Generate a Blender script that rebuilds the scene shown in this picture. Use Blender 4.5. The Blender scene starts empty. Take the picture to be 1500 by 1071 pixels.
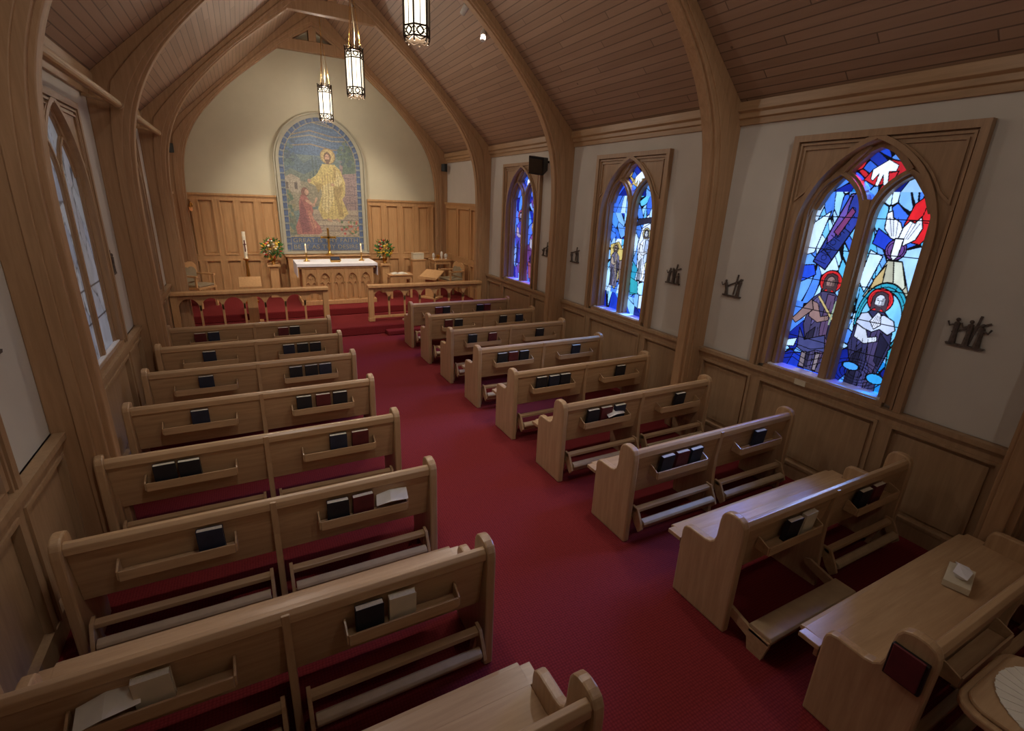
import bpy, bmesh, math, random
import numpy as np
from mathutils import Vector, Matrix
K=2.8
random.seed(7)
sc=bpy.context.scene
COL=sc.collection
def lin(c):
    return tuple(((v/255)/12.92 if v/255<=0.04045 else ((v/255+0.055)/1.055)**2.4) for v in c)
# ---------------------------------------------------------------- materials
def newmat(name):
    m=bpy.data.materials.new(name); m.use_nodes=True
    nt=m.node_tree; b=nt.nodes['Principled BSDF']
    return m,nt,b
def simple(name,rgb,rough=.5,metal=0.,var=.12,scale=12,emis=0,ecol=None,bump=0):
    m,nt,b=newmat(name); N=nt.nodes; L=nt.links
    tc=N.new('ShaderNodeTexCoord'); no=N.new('ShaderNodeTexNoise'); no.inputs['Scale'].default_value=scale
    no.inputs['Detail'].default_value=3
    L.new(tc.outputs['Object'],no.inputs['Vector'])
    r=N.new('ShaderNodeValToRGB'); c=lin(rgb)
    r.color_ramp.elements[0].position=.3; r.color_ramp.elements[1].position=.7
    r.color_ramp.elements[0].color=tuple(v*(1-var) for v in c)+(1,)
    r.color_ramp.elements[1].color=tuple(min(1,v*(1+var)) for v in c)+(1,)
    L.new(no.outputs['Fac'],r.inputs['Fac']); L.new(r.outputs['Color'],b.inputs['Base Color'])
    b.inputs['Roughness'].default_value=rough; b.inputs['Metallic'].default_value=metal
    if emis:
        b.inputs['Emission Color'].default_value=lin(ecol or rgb)+(1,); b.inputs['Emission Strength'].default_value=emis
    if bump:
        bp=N.new('ShaderNodeBump'); bp.inputs['Strength'].default_value=bump
        L.new(no.outputs['Fac'],bp.inputs['Height']); L.new(bp.outputs['Normal'],b.inputs['Normal'])
    return m
def wood(name,c1,c2,axis,rough=.38,scale=5):
    m,nt,b=newmat(name); N=nt.nodes; L=nt.links
    tc=N.new('ShaderNodeTexCoord'); mp=N.new('ShaderNodeMapping')
    s=[scale*5]*3; s[axis]=scale*.4; mp.inputs['Scale'].default_value=s
    no=N.new('ShaderNodeTexNoise'); no.inputs['Scale'].default_value=1; no.inputs['Detail'].default_value=6; no.inputs['Roughness'].default_value=.65
    no.inputs['Distortion'].default_value=.5
    L.new(tc.outputs['Object'],mp.inputs['Vector']); L.new(mp.outputs['Vector'],no.inputs['Vector'])
    r=N.new('ShaderNodeValToRGB'); r.color_ramp.elements[0].position=.3; r.color_ramp.elements[1].position=.7
    r.color_ramp.elements[0].color=lin(c2)+(1,); r.color_ramp.elements[1].color=lin(c1)+(1,)
    L.new(no.outputs['Fac'],r.inputs['Fac']); L.new(r.outputs['Color'],b.inputs['Base Color'])
    b.inputs['Roughness'].default_value=rough
    bp=N.new('ShaderNodeBump'); bp.inputs['Strength'].default_value=.04
    L.new(no.outputs['Fac'],bp.inputs['Height']); L.new(bp.outputs['Normal'],b.inputs['Normal'])
    return m
OA=(192,158,120); OB=(168,134,98)
M={}
M['wx']=wood('oak_along_x',OA,OB,0,.28); M['wy']=wood('oak_along_y',(182,148,112),(158,126,92),1); M['wz']=wood('oak_upright',OA,OB,2,.34)
M['cas']=wood('casing_oak',(176,142,108),(152,120,90),2,.4)
M['arch']=wood('laminated_timber',(176,138,102),(154,118,84),2,.5)
M['wain']=wood('wainscot_oak',(176,144,110),(156,126,94),2,.42)
M['chw']=wood('honey_oak',(204,160,112),(184,140,94),2,.4)
M['wall']=simple('cream_plaster',(206,201,192),.85,var=.03,scale=3,bump=.02)
M['gwall']=simple('warm_cream_plaster',(204,196,170),.85,var=.03,scale=3,bump=.02)
M['mosf']=simple('pale_stone',(176,170,150),.7,var=.05)
M['brass']=simple('brass',(214,168,90),.3,1.,.1)
M['bronze']=simple('aged_bronze',(92,82,76),.5,.3,.35,40)
M['iron']=simple('dark_antique_metal',(58,46,34),.5,.4)
M['black']=simple('black_plastic',(22,22,24),.4)
M['white']=simple('white_linen',(232,230,235),.8,var=.03)
M['paper']=simple('paper',(225,218,205),.8,var=.05)
M['page']=simple('page_block',(205,195,175),.8,var=.1,scale=60)
M['bk']=simple('black_leatherette',(26,28,36),.55,var=.2)
M['bm']=simple('maroon_cloth',(92,30,34),.6,var=.2)
M['bn']=simple('navy_cloth',(34,40,60),.6,var=.2)
M['bc']=simple('cream_cover',(208,196,170),.6,var=.05)
M['pad']=simple('tan_vinyl',(182,156,122),.5,var=.08)
M['uph']=simple('tan_upholstery',(150,134,108),.9,var=.1)
M['leaf']=simple('foliage_green',(60,104,46),.6,var=.4,scale=30)
M['fy']=simple('yellow_petal',(240,196,70),.6); M['fr']=simple('red_petal',(200,60,46),.6); M['fw']=simple('white_petal',(240,230,210),.6)
M['gold']=simple('gold_tesserae',(158,152,124),.5)
M['wax']=simple('ivory_wax',(240,230,205),.5)
M['lamp']=simple('frosted_lamp_glass',(255,240,214),.4,emis=2.4,ecol=(255,240,212),var=.04)
M['flame']=simple('lit_bulb',(255,200,120),.4,emis=6,ecol=(255,200,120))
M['cord']=simple('ivory_cord',(170,156,128),.6)
M['redlamp']=simple('amber_glass',(190,120,70),.3,emis=.3)
M['canister']=simple('white_enamel',(205,202,195),.4)
def carpet():
    m,nt,b=newmat('crimson_carpet'); N=nt.nodes; L=nt.links
    tc=N.new('ShaderNodeTexCoord'); v=N.new('ShaderNodeTexVoronoi'); v.inputs['Scale'].default_value=52; v.inputs['Randomness'].default_value=.2
    L.new(tc.outputs['Object'],v.inputs['Vector'])
    r=N.new('ShaderNodeValToRGB'); r.color_ramp.elements[0].position=.15; r.color_ramp.elements[1].position=.7
    r.color_ramp.elements[0].color=lin((126,42,43))+(1,); r.color_ramp.elements[1].color=lin((100,30,32))+(1,)
    L.new(v.outputs['Distance'],r.inputs['Fac']); L.new(r.outputs['Color'],b.inputs['Base Color'])
    b.inputs['Roughness'].default_value=1.; b.inputs['Specular IOR Level'].default_value=.15
    bp=N.new('ShaderNodeBump'); bp.inputs['Strength'].default_value=.15; bp.inputs['Distance'].default_value=.005
    L.new(v.outputs['Distance'],bp.inputs['Height']); L.new(bp.outputs['Normal'],b.inputs['Normal'])
    return m
M['carpet']=carpet()
def boards():
    m,nt,b=newmat('ceiling_boards'); N=nt.nodes; L=nt.links
    tc=N.new('ShaderNodeTexCoord'); sx=N.new('ShaderNodeSeparateXYZ'); L.new(tc.outputs['Object'],sx.inputs[0])
    def mt(op,a,bv):
        n=N.new('ShaderNodeMath'); n.operation=op
        for i,x in enumerate((a,bv)):
            if x is None: continue
            if isinstance(x,(int,float)): n.inputs[i].default_value=x
            else: L.new(x,n.inputs[i])
        return n.outputs[0]
    q=mt('DIVIDE',sx.outputs['Z'],.064)
    fr=mt('FRACT',q,None); fl=mt('FLOOR',q,None)
    off=mt('MULTIPLY',fl,1.37); yy=mt('ADD',mt('DIVIDE',sx.outputs['Y'],2.9),off); yf=mt('FLOOR',yy,None); yfr=mt('FRACT',yy,None)
    cb=N.new('ShaderNodeCombineXYZ'); L.new(fl,cb.inputs[0]); L.new(yf,cb.inputs[1])
    wn=N.new('ShaderNodeTexWhiteNoise'); L.new(cb.outputs[0],wn.inputs['Vector'])
    mp=N.new('ShaderNodeMapping'); mp.inputs['Scale'].default_value=(14,1.2,14); L.new(tc.outputs['Object'],mp.inputs['Vector'])
    no=N.new('ShaderNodeTexNoise'); no.inputs['Scale'].default_value=1; no.inputs['Detail'].default_value=4; L.new(mp.outputs[0],no.inputs['Vector'])
    kn=N.new('ShaderNodeTexVoronoi'); kn.inputs['Scale'].default_value=2.4; L.new(tc.outputs['Object'],kn.inputs['Vector'])
    v=mt('ADD',mt('MULTIPLY',wn.outputs['Value'],.4),mt('MULTIPLY',no.outputs['Fac'],.6))
    r=N.new('ShaderNodeValToRGB'); r.color_ramp.elements[0].position=.2; r.color_ramp.elements[1].position=.85
    r.color_ramp.elements[0].color=lin((144,114,92))+(1,); r.color_ramp.elements[1].color=lin((168,136,112))+(1,)
    L.new(v,r.inputs['Fac'])
    g=mt('MAXIMUM',mt('LESS_THAN',fr,.12),mt('LESS_THAN',yfr,.004))
    g=mt('MAXIMUM',g,mt('LESS_THAN',kn.outputs['Distance'],.04))
    mx=N.new('ShaderNodeMix'); mx.data_type='RGBA'; L.new(mt('MULTIPLY',g,.6),mx.inputs[0]); L.new(r.outputs['Color'],mx.inputs[6]); mx.inputs[7].default_value=lin((56,42,34))+(1,)
    L.new(mx.outputs[2],b.inputs['Base Color']); b.inputs['Roughness'].default_value=.55
    return m
M['boards']=boards()
def attrmat(name,emis,rough=.4,basef=1.,transp=0.):
    m,nt,b=newmat(name); N=nt.nodes; L=nt.links
    a=N.new('ShaderNodeAttribute'); a.attribute_name='col'
    no=N.new('ShaderNodeTexNoise'); no.inputs['Scale'].default_value=11; no.inputs['Detail'].default_value=5
    mr=N.new('ShaderNodeMapRange'); mr.inputs[1].default_value=.3; mr.inputs[2].default_value=.7; mr.inputs[3].default_value=.7 if emis else .92; mr.inputs[4].default_value=1.12 if emis else 1.04
    L.new(no.outputs['Fac'],mr.inputs[0])
    mx=N.new('ShaderNodeMix'); mx.data_type='RGBA'; mx.blend_type='MULTIPLY'; mx.inputs[0].default_value=1
    L.new(a.outputs['Color'],mx.inputs[6]); L.new(mr.outputs[0],mx.inputs[7])
    if emis: 
        L.new(mx.outputs[2],b.inputs['Emission Color']); b.inputs['Emission Strength'].default_value=emis
        m2=N.new('ShaderNodeMix'); m2.data_type='RGBA'; m2.inputs[0].default_value=basef; m2.inputs[6].default_value=(.02,.02,.03,1)
        L.new(a.outputs['Color'],m2.inputs[7]); L.new(m2.outputs[2],b.inputs['Base Color'])
    else: L.new(mx.outputs[2],b.inputs['Base Color'])
    b.inputs['Roughness'].default_value=rough
    if transp:
        t=N.new('ShaderNodeBsdfTransparent'); L.new(a.outputs['Color'],t.inputs[0])
        ms=N.new('ShaderNodeMixShader'); ms.inputs[0].default_value=transp
        L.new(b.outputs[0],ms.inputs[1]); L.new(t.outputs[0],ms.inputs[2]); L.new(ms.outputs[0],N['Material Output'].inputs[0])
    return m
M['sg']=attrmat('stained_glass_daylit',2.9,.25,.15,.5)
M['sgd']=attrmat('stained_glass_dim',.42,.3,.5)
M['mosaic']=attrmat('mosaic_tesserae',0,.5)
# ---------------------------------------------------------------- mesh builder
class MB:
    def __init__(s,T=None): s.v=[]; s.f=[]; s.T=T
    def add(s,vs,fs):
        o=len(s.v)
        s.v+= [tuple(s.T(*p)) if s.T else tuple(p) for p in vs]
        s.f+= [tuple(i+o for i in f) for f in fs]
    def box(s,x0,x1,y0,y1,z0,z1):
        s.add([(x0,y0,z0),(x1,y0,z0),(x1,y1,z0),(x0,y1,z0),(x0,y0,z1),(x1,y0,z1),(x1,y1,z1),(x0,y1,z1)],
              [(0,3,2,1),(4,5,6,7),(0,1,5,4),(1,2,6,5),(2,3,7,6),(3,0,4,7)]); return s
    def prism(s,pts,ax,a,b):
        n=len(pts)
        def mk(p,t):
            if ax==0: return (t,p[0],p[1])
            if ax==1: return (p[0],t,p[1])
            return (p[0],p[1],t)
        vs=[mk(p,a) for p in pts]+[mk(p,b) for p in pts]
        fs=[tuple(range(n)),tuple(range(2*n-1,n-1,-1))]+[(i,(i+1)%n,n+(i+1)%n,n+i) for i in range(n)]
        s.add(vs,fs); return s
    def lathe(s,prof,c=(0,0,0),n=16,rot=0):
        vs=[];fs=[]
        for r,z in prof:
            for i in range(n):
                a=2*math.pi*i/n+rot; vs.append((c[0]+r*math.cos(a),c[1]+r*math.sin(a),c[2]+z))
        m=len(prof)
        for j in range(m-1):
            for i in range(n):
                fs.append((j*n+i,j*n+(i+1)%n,(j+1)*n+(i+1)%n,(j+1)*n+i))
        fs.append(tuple(range(n-1,-1,-1))); fs.append(tuple((m-1)*n+i for i in range(n)))
        s.add(vs,fs); return s
    def tube(s,path,r,n=8):
        path=[Vector(p) for p in path]; vs=[];fs=[]
        for i,p in enumerate(path):
            d=(path[min(i+1,len(path)-1)]-path[max(i-1,0)]).normalized()
            u=d.orthogonal().normalized() if i==0 else (u-d*u.dot(d)).normalized()
            w=d.cross(u); rr=r[i] if isinstance(r,(list,tuple)) else r
            for k in range(n):
                a=2*math.pi*k/n; q=p+u*rr*math.cos(a)+w*rr*math.sin(a); vs.append(tuple(q))
        for j in range(len(path)-1):
            for k in range(n): fs.append((j*n+k,j*n+(k+1)%n,(j+1)*n+(k+1)%n,(j+1)*n+k))
        fs.append(tuple(range(n-1,-1,-1))); fs.append(tuple((len(path)-1)*n+k for k in range(n)))
        s.add(vs,fs); return s
    def ball(s,c,r,n=10,m=7,sq=(1,1,1)):
        vs=[];fs=[]
        for j in range(m+1):
            t=math.pi*j/m; 
            for i in range(n):
                a=2*math.pi*i/n; vs.append((c[0]+r*sq[0]*math.sin(t)*math.cos(a),c[1]+r*sq[1]*math.sin(t)*math.sin(a),c[2]-r*sq[2]*math.cos(t)))
        for j in range(m):
            for i in range(n): fs.append((j*n+i,j*n+(i+1)%n,(j+1)*n+(i+1)%n,(j+1)*n+i))
        s.add(vs,fs); return s
    def band(s,pts,w,d0,d1,closed=False):
        P=[Vector((p[0],p[1])) for p in pts]; n=len(P); A=[];B=[]
        for i in range(n):
            if closed: a=P[i-1]; b=P[(i+1)%n]
            else: a=P[max(i-1,0)]; b=P[min(i+1,n-1)]
            d1_=(P[i]-a); d2_=(b-P[i])
            if d1_.length<1e-9: d1_=d2_
            if d2_.length<1e-9: d2_=d1_
            d1_=d1_.normalized(); d2_=d2_.normalized(); t=(d1_+d2_)
            t=t.normalized() if t.length>1e-6 else d1_
            nn=Vector((-t.y,t.x)); k=max(.4,abs(nn.dot(Vector((-d1_.y,d1_.x)))))
            A.append(P[i]+nn*w/2/k); B.append(P[i]-nn*w/2/k)
        vs=[]
        for i in range(n):
            vs+= [(A[i].x,A[i].y,d0),(B[i].x,B[i].y,d0),(B[i].x,B[i].y,d1),(A[i].x,A[i].y,d1)]
        fs=[]
        rng=range(n) if closed else range(n-1)
        for i in rng:
            j=(i+1)%n
            for k in range(4): fs.append((4*i+k,4*i+(k+1)%4,4*j+(k+1)%4,4*j+k))
        if not closed: fs+=[(0,1,2,3),(4*n-4,4*n-1,4*n-2,4*n-3)]
        s.add(vs,fs); return s
def obj(name,mb,mat,parent=None,loc=(0,0,0),bevel=0,smooth=False,rot=None):
    me=bpy.data.meshes.new(name); me.from_pydata(mb.v,[],mb.f); 
    bm=bmesh.new(); bm.from_mesh(me); bmesh.ops.recalc_face_normals(bm,faces=bm.faces); bm.to_mesh(me); bm.free()
    me.materials.append(M[mat] if isinstance(mat,str) else mat)
    if smooth:
        me.polygons.foreach_set('use_smooth',[True]*len(me.polygons))
    o=bpy.data.objects.new(name,me); COL.objects.link(o); o.location=loc
    if rot: o.rotation_euler=rot
    if parent: o.parent=parent
    if bevel:
        b=o.modifiers.new('bevel','BEVEL'); b.width=bevel; b.segments=2; b.limit_method='ANGLE'; b.angle_limit=.6
    return o
def tag(o,label,cat=None,group=None,kind=None):
    if label: o['label']=label
    if cat: o['category']=cat
    if group: o['group']=group
    if kind: o['kind']=kind
    return o
def empty(name,loc,label,cat,group=None,rotz=0):
    e=bpy.data.objects.new(name,None); COL.objects.link(e); e.location=loc; e.empty_display_size=.1; e.rotation_euler=(0,0,rotz)
    return tag(e,label,cat,group)
def dup(o,parent=None):
    n=o.copy(); COL.objects.link(n); n.parent=parent
    for c in list(o.children): dup(c,n)
    return n
# ---------------------------------------------------------------- dimensions
C=.67; XL=-.49*K; XR=1.83*K; XC=C*K
YF=4.95*K; YB=-1.1*K
EAVE=1.39; RIDGE=2.45; SL=(RIDGE-EAVE)/1.16
A0=.335; PER=1.176; AT=.07
WT=1.12
bays=[(A0+PER*k+AT, A0+PER*(k+1)) for k in range(-1,4)]
wc=[A0+PER*k+.635 for k in range(3)]
# ---------------------------------------------------------------- shell
o=obj('floor',MB().box(XL-.3,XR+.3,YB-.3,YF+.3,-.1,0),'carpet'); tag(o,'deep red patterned carpet floor of the chapel aisle','floor',kind='structure')
for nm,sx in (('ceiling',1),('ceiling.001',-1)):
    mb=MB(); p=[(XC,RIDGE*K),(XC+sx*1.27*K,(RIDGE-SL*1.27)*K),(XC+sx*1.27*K,(RIDGE-SL*1.27)*K+.12),(XC,RIDGE*K+.12)]
    mb.prism(p,1,YB-.2,YF+.2)
    o=obj(nm,mb,'boards'); tag(o,'sloping tongue-and-groove wooden board ceiling','ceiling',kind='structure')
WS=.62; WZ0=1.14; WZ1=3.5
def sidewall(name,x0,x1,cs):
    mb=MB(); top=EAVE*K+.02
    mb.box(x0,x1,YB,YF,0,WZ0); mb.box(x0,x1,YB,YF,WZ1,top)
    ys=[YB]
    for c in cs: ys+=[c*K-WS,c*K+WS]
    ys.append(YF)
    for i in range(0,len(ys),2): mb.box(x0,x1,ys[i],ys[i+1],WZ0,WZ1)
    o=obj(name,mb,'wall'); tag(o,'cream plaster side wall with stained glass windows','wall',kind='structure')
sidewall('wall_right',XR,XR+.3,wc); sidewall('wall_left',XL-.3,XL,wc)
gab=[(XL-.3,0),(XR+.3,0),(XR+.3,EAVE*K-.2),(XC,RIDGE*K+.05),(XL-.3,EAVE*K-.2)]
tag(obj('wall_front',MB().prism(gab,1,YF,YF+.25),'gwall'),'cream plaster gable wall behind the altar','wall',kind='structure')
tag(obj('wall_back',MB().prism(gab,1,YB-.25,YB),'wall'),'cream plaster gable wall at the rear','wall',kind='structure')
P1=.19; P2=.35
mb=MB().box(XL+.005,XR-.005,3.66*K,YF-.005,0,P1).box(XL+.005,XR-.005,4.08*K,YF-.005,P1,P2)
tag(obj('chancel_platform',mb,'carpet',bevel=.02),'red carpeted stepped platform under the altar','platform')
# ---------------------------------------------------------------- timber arches
def cr(pts,n=4):
    out=[]
    for i in range(len(pts)-1):
        p0=pts[max(i-1,0)];p1=pts[i];p2=pts[i+1];p3=pts[min(i+2,len(pts)-1)]
        for k in range(n):
            t=k/n
            out.append(tuple(.5*((2*p1[j])+(-p0[j]+p2[j])*t+(2*p0[j]-5*p1[j]+4*p2[j]-p3[j])*t*t+(-p0[j]+3*p1[j]-3*p2[j]+p3[j])*t**3) for j in range(2)))
    out.append(pts[-1]); return out
roof=lambda w: RIDGE-SL*w
inn=[(1.055,0),(1.057,.45),(1.06,.9),(1.052,1.1),(1.03,1.25),(.985,1.38),(.91,1.51),(.80,1.64),(.65,1.79),(.48,1.935),(.25,2.12),(0,2.28)]
out=[(1.16,0),(1.16,.45),(1.16,.9),(1.16,1.1),(1.16,1.25),(1.16,EAVE),(1.05,roof(1.05)),(.93,roof(.93)),(.76,roof(.76)),(.57,roof(.57)),(.32,roof(.32)),(0,roof(0))]
def lerp(pts,n=4):
    o_=[]
    for i in range(len(pts)-1):
        for k in range(n):
            t=k/n; o_.append(tuple(pts[i][j]*(1-t)+pts[i+1][j]*t for j in range(2)))
    o_.append(pts[-1]); return o_
I=cr(inn); O=lerp(out)
def archmesh(y0,y1,shift=0.,fr=1.):
    mb=MB(); st=list(zip(I,O))
    full=[((C+a[0],a[1]),(C+b[0],b[1])) for a,b in st]+[((C-a[0],a[1]),(C-b[0],b[1])) for a,b in st[-2::-1]]
    vs=[];n=len(full)
    for a,b in full:
        av=Vector(a);bv=Vector(b); d=(av-bv).normalized()
        a2=av+d*shift; b2=av+(bv-av)*fr
        for q,y in ((a2,y0),(b2,y0),(b2,y1),(a2,y1)): vs.append((q.x*K,y,q.y*K))
    fs=[]
    for i in range(n-1):
        for k in range(4): fs.append((4*i+k,4*i+(k+1)%4,4*i+4+(k+1)%4,4*i+4+k))
    fs+=[(0,1,2,3),(4*n-4,4*n-1,4*n-2,4*n-3)]
    mb.add(vs,fs); return mb
for k in range(0,5):
    y0=(A0+PER*k)*K; y1=y0+AT*K
    if k==4: y0=4.865*K; y1=4.945*K
    mb=archmesh(y0,y1)
    m2=archmesh(y0+.04,y1-.04,.013,.3); mb.add(m2.v,m2.f)
    for (ya,yb) in ((y0-.014,y0+.01),(y1-.01,y1+.014)):
        if k==4 and ya>y0: continue
        m3=archmesh(ya,yb,-.024,.5); mb.add(m3.v,m3.f)
    ym=(y0+y1)/2
    mb.box((C-.34)*K,(C+.34)*K,ym-.07,ym+.07,2.09*K,2.17*K)
    mb.box((C-.03)*K,(C+.03)*K,ym-.06,ym+.06,2.17*K,2.36*K)
    o=obj('timber_arch',mb,'arch',bevel=.008); tag(o,'curved laminated timber arch with collar beam spanning the chapel','arch','laminated roof arches')
tn=1
for sx,xw in ((-1,XR),(1,XL)):
    for (a,b) in bays:
        mb=MB(); z=EAVE*K
        prof=[(0,-.18),(.03,-.18),(.035,-.12),(.06,-.11),(.06,-.06),(.095,-.04),(.10,.05),(0,.05)]
        mb.prism([(xw+sx*p,z+q-.0) for p,q in prof],1,a*K,b*K)
        o=obj('trim_%d'%tn,mb,'wy',bevel=.004); tn+=1; tag(o,'stepped oak cornice moulding under the eaves','cornice',kind='structure')
for a,b in ((1.585,2.66),(2.765,3.84)):
    mb=MB().tube([(-.385*K,a*K,1.30*K),(-.385*K,b*K-.06,1.30*K)],.042,14).tube([(-.385*K,b*K-.08,1.30*K),(-.385*K,b*K,1.30*K)],[.052,.045],14)
    for yy in (a*K+.15,b*K-.15): mb.tube([(-.385*K,yy,1.30*K),(-.44*K,yy,1.31*K),(XL+.01,yy,1.32*K)],.02,8)
    o=obj('oak_pole',mb,'wy',smooth=False); tag(o,'round oak pole on brackets below the cornice between arches','pole','round oak poles')
def wains(T,s0,s1,top,splits,rows,mat='wain',label='oak panelled wainscot with moulded rail',sw=.05):
    global tn
    mb=MB(T)
    def bx(a,b,z0,z1,d0,d1): mb.box(a,b,z0,z1,d0,d1)
    bx(s0,s1,0,top,0,.012)
    bx(s0,s1,0,.15,.012,.055); bx(s0,s1,top-.13,top-.04,.012,.05); bx(s0,s1,top-.045,top,.0,.085); bx(s0,s1,top-.07,top-.045,.0,.065)
    for r in rows: bx(s0,s1,r-.055,r+.055,.012,.048)
    ed=[s0]+splits+[s1]
    for i,e in enumerate(ed):
        a=max(s0,e-sw); b=min(s1,e+sw)
        bx(a,b,.15,top-.13,.012,.046)
    zs=[.15]+sum([[r-.055,r+.055] for r in rows],[])+[top-.13]
    for i in range(len(ed)-1):
        for j in range(0,len(zs),2):
            a=ed[i]+sw; b=ed[i+1]-sw
            if b-a<.1: continue
            mb.band([(a+.014,zs[j]+.014),(b-.014,zs[j]+.014),(b-.014,zs[j+1]-.014),(a+.014,zs[j+1]-.014)],.028,.012,.062,True)
            bx(a+.07,b-.07,zs[j]+.07,zs[j+1]-.07,.012,.024)
    o=obj('trim_%d'%tn,mb,mat); tn+=1; tag(o,label,'wainscot',kind='structure'); return o
for side,xw in ((1,XR),(-1,XL)):
    for i,(a,b) in enumerate(bays):
        def T(s,z,d,xw=xw,side=side): return (xw-side*d,s,z)
        if i<4:
            c=(a+b)/2+.012
            wains(T,a*K,b*K,WT,[(c-.245)*K,(c+.245)*K],[])
        else:
            n=3; top=.965*K
            a_=a*K; b_=4.865*K
            wains(T,a_,b_,top,[a_+(b_-a_)*j/n for j in range(1,n)],[1.24],'chw','tall honey oak wall panelling beside the altar')
def T(s,z,d): return (s,YF-d,z)
MX0=.665*K-.34*K-.13; MX1=.665*K+.34*K+.13
n=5; wains(T,XL,MX0,.965*K,[XL+(MX0-XL)*j/n for j in range(1,n)],[1.24],'chw','tall honey oak panelling on the altar wall',.05)
n=5; wains(T,MX1,XR,.965*K,[MX1+(XR-MX1)*j/n for j in range(1,n)],[1.24],'chw','tall honey oak panelling on the altar wall',.05)
wains(T,MX0,MX1,.485*K,[MX0+(MX1-MX0)*j/3 for j in range(1,3)],[],'chw','honey oak panelling under the mosaic')
# ---------------------------------------------------------------- painter
class Paint:
    def __init__(s,x,y): s.x=x; s.y=y; s.c=np.zeros((len(x),3))
    def fill(s,m,c): s.c[m]=lin(c)
    def inpoly(s,p):
        x,y=s.x,s.y; ins=np.zeros(len(x),bool); n=len(p)
        for i in range(n):
            x1,y1=p[i]; x2,y2=p[(i+1)%n]
            if y1==y2: continue
            cnd=((y1>y)!=(y2>y))&(x<(x2-x1)*(y-y1)/(y2-y1)+x1); ins^=cnd
        return ins
    def poly(s,p,c,lead=0,lc=(8,8,12)):
        s.fill(s.inpoly(p),c)
        if lead:
            for i in range(len(p)): s.line(p[i],p[(i+1)%len(p)],lead,lc)
    def ell(s,cx,cy,rx,ry,c,lead=0,lc=(8,8,12)):
        d=np.sqrt(((s.x-cx)/rx)**2+((s.y-cy)/ry)**2); s.fill(d<1,c)
        if lead: s.fill(np.abs(d-1)*min(rx,ry)<lead/2,lc)
    def ring(s,cx,cy,r,w,c,rat=1):
        d=np.hypot(s.x-cx,(s.y-cy)/rat); s.fill(np.abs(d-r)<w/2,c)
    def line(s,a,b,w,c):
        ax,ay=a;bx,by=b; dx,dy=bx-ax,by-ay; L2=dx*dx+dy*dy+1e-12
        t=np.clip(((s.x-ax)*dx+(s.y-ay)*dy)/L2,0,1)
        s.fill(np.hypot(s.x-ax-t*dx,s.y-ay-t*dy)<w/2,c)
    def pl(s,pts,w,c=(8,8,12)):
        for a,b in zip(pts[:-1],pts[1:]): s.line(a,b,w,c)
    def cells(s,pal,n,box,seed,lead=.01,an=(1,1,0),mask=None):
        r=np.random.RandomState(seed); sx=r.uniform(box[0],box[1],n); sy=r.uniform(box[2],box[3],n)
        ax,ay,sh=an
        X=(s.x+sh*s.y+.05*np.sin(s.y*5))*ax; Y=(s.y+.06*np.sin(s.x*7))*ay; SX=(sx+sh*sy)*ax; SY=sy*ay
        d1=np.full(len(X),1e9); d2=d1.copy(); idx=np.zeros(len(X),int)
        for i in range(n):
            d=np.hypot(X-SX[i],Y-SY[i]); m=d<d1
            d2=np.where(m,d1,np.minimum(d2,d)); idx=np.where(m,i,idx); d1=np.where(m,d,d1)
        cols=np.array([lin(pal[k]) for k in r.randint(0,len(pal),n)])*r.uniform(.8,1.15,(n,1))
        c=cols[idx]; c[(d2-d1)<lead]=lin((8,8,14))
        if mask is None: s.c=c
        else: s.c[mask]=c[mask]
def gridpane(name,T,s0,s1,z0,z1,nx,nz,inside,paint,mat,parent):
    xs=np.linspace(s0,s1,nx+1); zs=np.linspace(z0,z1,nz+1); X,Z=np.meshgrid(xs,zs); X=X.ravel();Z=Z.ravel()
    P=Paint(X,Z); paint(P)
    ii,jj=np.meshgrid(np.arange(nx),np.arange(nz)); a=(jj*(nx+1)+ii).ravel()
    cx=(X[a]+X[a+1])/2; cz=(Z[a]+Z[a+nx+1])/2; keep=inside(cx,cz); a=a[keep]
    F=np.stack([a,a+1,a+nx+2,a+nx+1],1)
    used=np.unique(F); remap=-np.ones(len(X),int); remap[used]=np.arange(len(used)); F=remap[F]
    V=[T(float(x),float(z),0) for x,z in zip(X[used],Z[used])]
    me=bpy.data.meshes.new(name); me.from_pydata(V,[],F.tolist())
    at=me.attributes.new('col','FLOAT_COLOR','POINT')
    cc=np.ones((len(used),4)); cc[:,:3]=P.c[used]; at.data.foreach_set('color',cc.ravel())
    me.materials.append(M[mat]); o=bpy.data.objects.new(name,me); COL.objects.link(o)
    if parent: o.parent=parent
    return o
def archpts(a,h,z0,n=12,cx=0):
    R=(a*a+h*h)/(2*a); c=-a+R; th=math.atan2(h,a-R)
    L=[(cx+c+R*math.cos(math.pi+(th-math.pi)*i/n), z0+R*math.sin(math.pi+(th-math.pi)*i/n)) for i in range(n+1)]
    Rr=[(2*cx-p[0],p[1]) for p in L[-2::-1]]
    return L+Rr
def inarch(a,h,z0):
    R=(a*a+h*h)/(2*a)
    def f(x,z):
        ok=(np.abs(x)<a)&(z<=z0)
        up=(z>z0)&(np.hypot(np.abs(x)+(R-a),z-z0)<R)
        return ok|up
    return f
SKY=[(92,148,228),(120,176,238),(66,118,214),(150,194,240),(98,170,228),(176,206,242),(52,98,206),(80,168,216),(132,184,238),(164,200,240)]
DEEP=[(20,48,165),(32,70,196),(16,32,128),(46,102,214),(20,108,180),(66,130,226),(14,26,108)]
LD=.011
BK=(6,6,10)
def bars(P,z0=1.2,z1=3.1,n=6):
    for i in range(1,n):
        z=z0+(z1-z0)*i/n; P.line((-.6,z),(.6,z),.009,(8,8,12))
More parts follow.
